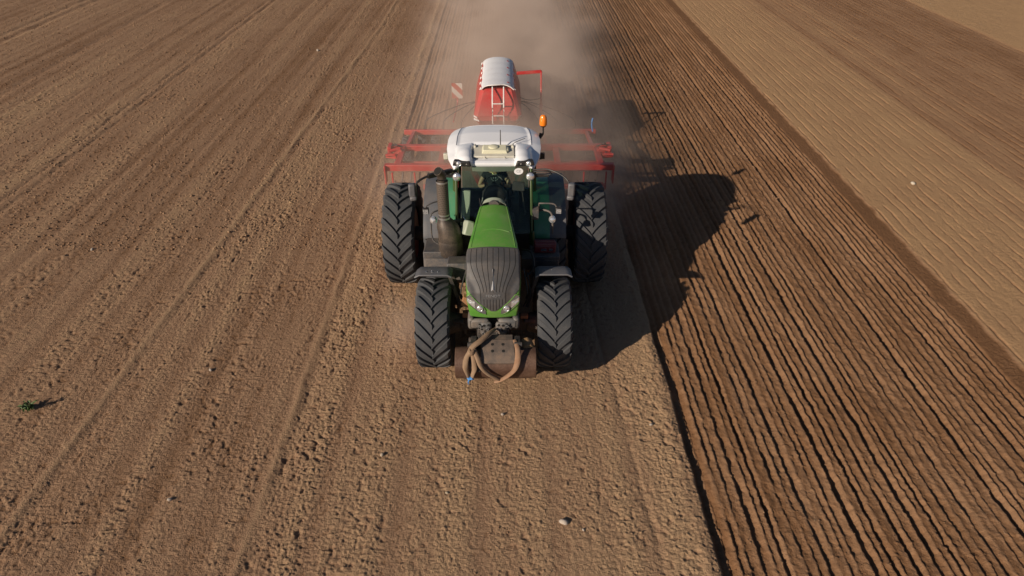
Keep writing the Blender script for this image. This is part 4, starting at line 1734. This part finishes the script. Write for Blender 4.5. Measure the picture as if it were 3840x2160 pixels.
def tarp(i, j):
    u = -1 + 2 * i
    y = 8.44 + 2.66 * j
    rib = .005 * abs(math.sin(j * math.pi * 5))
    z = 2.545 + .10 * (1 - abs(u) ** 2.2) + rib * (1 - u * u) - .035 * abs(u) ** 8
    return Vector((-.05 + u * .455 + .01 * math.sin(j * 25) * (abs(u) > .95), y + .03 * math.sin(i * 11) * (j < .02), z))


b = MB()
b.shell(tarp, 25, 49, (0, 0, -.02))
TP = b.build('tarpaulin', 'tarp', SD, ang=60)
b = MB()
for k in range(4):
    j = .10 + .26 * k
    p1, p2 = tarp(.80, j), tarp(1.0, j - .02)
    b.bar(p1 + Vector((0, 0, .012)), p2 + Vector((.03, -.02, -.03)), .05, .012)
build_each(b, 'strap', 'red', TP)
b = MB()
for k in range(6):
    for s in (0, 1):
        p = tarp(s, .04 + .18 * k)
        b.bar(p + Vector((-.02, 0, .01)), p + Vector((.04 if s else -.04, -.02, -.05)), .03, .015)
b.tube([tarp(k / 10, 0) + Vector((0, -.01, -.01)) for k in range(11)], .014, 6, 1)
build_each(b, 'tarp_clip', 'white_tube', TP)
# decals: slanted white stripes and a plain white wedge at the lower front
for s in (-1, 1):
    b = MB()
    for (z0, z1, w0) in ((1.79, 1.84, .0), (1.70, 1.76, .05)):
        P = [Vector((s * (.575 - w0), 8.095, z1)), Vector((s * .672, 8.20, z1 + .02)), Vector((s * .668, 8.20, z0 + .02)), Vector((s * (.56 - w0), 8.10, z0))]
        b.add([p + Vector((s * .004, -.012, 0)) for p in P] + [p + Vector((0, .01, 0)) for p in P], [(0, 1, 2, 3), (7, 6, 5, 4), (0, 4, 5, 1), (1, 5, 6, 2), (2, 6, 7, 3), (3, 7, 4, 0)])
    b.build('decal_stripe', 'board_white' if s < 0 else 'alu', HP)
# ladder
b = MB()
for x in (-.19, .12):
    b.tube([(x, 8.46, 2.56), (x, 8.05, 2.30), (x, 8.0, 1.9), (x, 8.0, 1.0)], .020, 8)
for z in (2.24, 1.90, 1.56, 1.22):
    b.cyl((-.19, 8.01, z), (.12, 8.01, z), .016)
b.build('ladder', 'white_tube', SD)
b = MB()
b.tube([(-.5, 8.22, 1.55), (-.2, 8.08, 1.56), (.25, 8.08, 1.56), (.5, 8.22, 1.55)], .014, 6)
b.build('hand_rail', 'white_tube', SD)
# red rail frame beside the hopper with the cable
b = MB()
b.bar((.50, 9.75, 2.55), (1.22, 9.75, 2.60), .06, .09)
b.bar((1.215, 9.76, 2.62), (1.21, 9.3, 1.70), .05, .05)
b.bar((1.21, 9.3, 1.80), (1.20, 9.1, .88), .09, .09)
b.bar((.66, 9.1, 1.05), (1.25, 9.1, 1.0), .08, .08)
rf = b.build('rail_frame', 'red', SD, .01)
b = MB()
b.tube([(.60, 9.4, 1.95), (.80, 9.45, 1.86), (1.0, 9.45, 1.86), (1.20, 9.40, 1.92)], .012, 6)
b.build('cable', 'black', rf)
# rear marker boards
for s in (-1,):
    b = MB()
    b.box((0, 0, 0), (.36, .02, .52))
    mbd = b.build('marker_board', 'hazard', SD)
    mbd.location = (s * 1.47, 12.6, 1.10)
    b = MB()
    b.tube([(0, .03, .1), (0, .03, -.35), (0, -.3, -.42), (0, -2.2, -.26)], .025, 8)
    b.build('board_post', 'red', mbd)

# ------------------------------------------------------------------ dust raised by the drill
bm = bmesh.new()
bmesh.ops.create_cube(bm, size=1)
me = bpy.data.meshes.new('dust_cloud')
bm.to_mesh(me)
bm.free()
me.transform(Matrix.Translation((.4, 20.4, 1.45)) @ Matrix.Diagonal((11.2, 42.0, 3.3, 1)))
dc = bpy.data.objects.new('dust_cloud', me)
col.objects.link(dc)
tag(dc, 'pale brown dust cloud billowing up behind the seed drill', 'dust', kind='stuff')
t = NT('dust')
t.t.nodes.remove(t.p)
tc = t.n('TexCoord').outputs['Object']
sx = t.n('SeparateXYZ')
t.l(tc, sx.inputs[0])
x_, y_, z_ = sx.outputs
# along the track: starts under the frame, thickest just behind, thins out slowly
fy = t.math('MULTIPLY', t.math('MULTIPLY', t.ramp(y_, 3.4, 6.4), t.ramp(y_, 8.0, 15.0, 1.0, .52)), t.ramp(y_, 15.0, 38.0, 1.0, .22))
# across: centred on the drill, spreading and drifting to the right behind
cx_ = t.math('ADD', .45, t.math('MULTIPLY', y_, .008))
wd_ = t.math('ADD', 2.3, t.math('MULTIPLY', t.ramp(y_, 6, 30), 1.0))
dx_ = t.math('DIVIDE', t.math('SUBTRACT', x_, cx_), wd_)
warp = t.math('MULTIPLY', t.math('SUBTRACT', t.noise(tc, .22, 1, .5), .5), 1.6)
dx_ = t.math('ADD', dx_, warp)
fx = t.math('POWER', 2.718, t.math('MULTIPLY', t.math('MULTIPLY', dx_, dx_), -1.5))
fx = t.math('MULTIPLY', fx, t.ramp(t.math('ABSOLUTE', t.math('SUBTRACT', x_, .4)), 3.6, 5.5, 1.0, 0.0))
hz_ = t.math('ADD', .95, t.math('MULTIPLY', t.ramp(y_, 6, 26), .55))
fz = t.math('POWER', 2.718, t.math('MULTIPLY', -1.0, t.math('DIVIDE', t.math('MAXIMUM', z_, 0.0), hz_)))
fz = t.math('MULTIPLY', fz, t.ramp(z_, 2.2, 3.05, 1.0, 0.0))
nz1 = t.noise(tc, .62, 3, .6)
nz2 = t.ramp(nz1, .34, .68, .06, 2.3)


def blob(c, r):
    q = None
    for a_, c_, r_ in zip((x_, y_, z_), c, r):
        d_ = t.math('DIVIDE', t.math('SUBTRACT', a_, c_), r_)
        d_ = t.math('MULTIPLY', d_, d_)
        q = d_ if q is None else t.math('ADD', q, d_)
    return t.math('POWER', 2.718, t.math('MULTIPLY', q, -1.0))


dens = t.math('MULTIPLY', t.math('MULTIPLY', fy, fx), t.math('MULTIPLY', fz, nz2))
dens = t.math('MULTIPLY', dens, 1.75)
# thin veils over the shaded soil on the right and beside the left front wheel
veil = t.math('ADD', t.math('MULTIPLY', blob((.0, 6.3, .8), (2.2, 1.4, 1.0)), .50), t.math('MULTIPLY', blob((3.3, 3.6, .3), (1.3, 2.6, .7)), .015))
veil = t.math('ADD', veil, t.math('MULTIPLY', blob((-1.75, .6, .2), (.45, .7, .45)), .35))
dens = t.math('ADD', dens, t.math('MULTIPLY', veil, nz2))
pv = t.n('VolumePrincipled')
pv.inputs['Color'].default_value = (.79, .645, .55, 1)
pv.inputs['Anisotropy'].default_value = 0.0
t.l(dens, pv.inputs['Density'])
t.l(pv.outputs[0], t.out.inputs['Volume'])
me.materials.append(t.m)
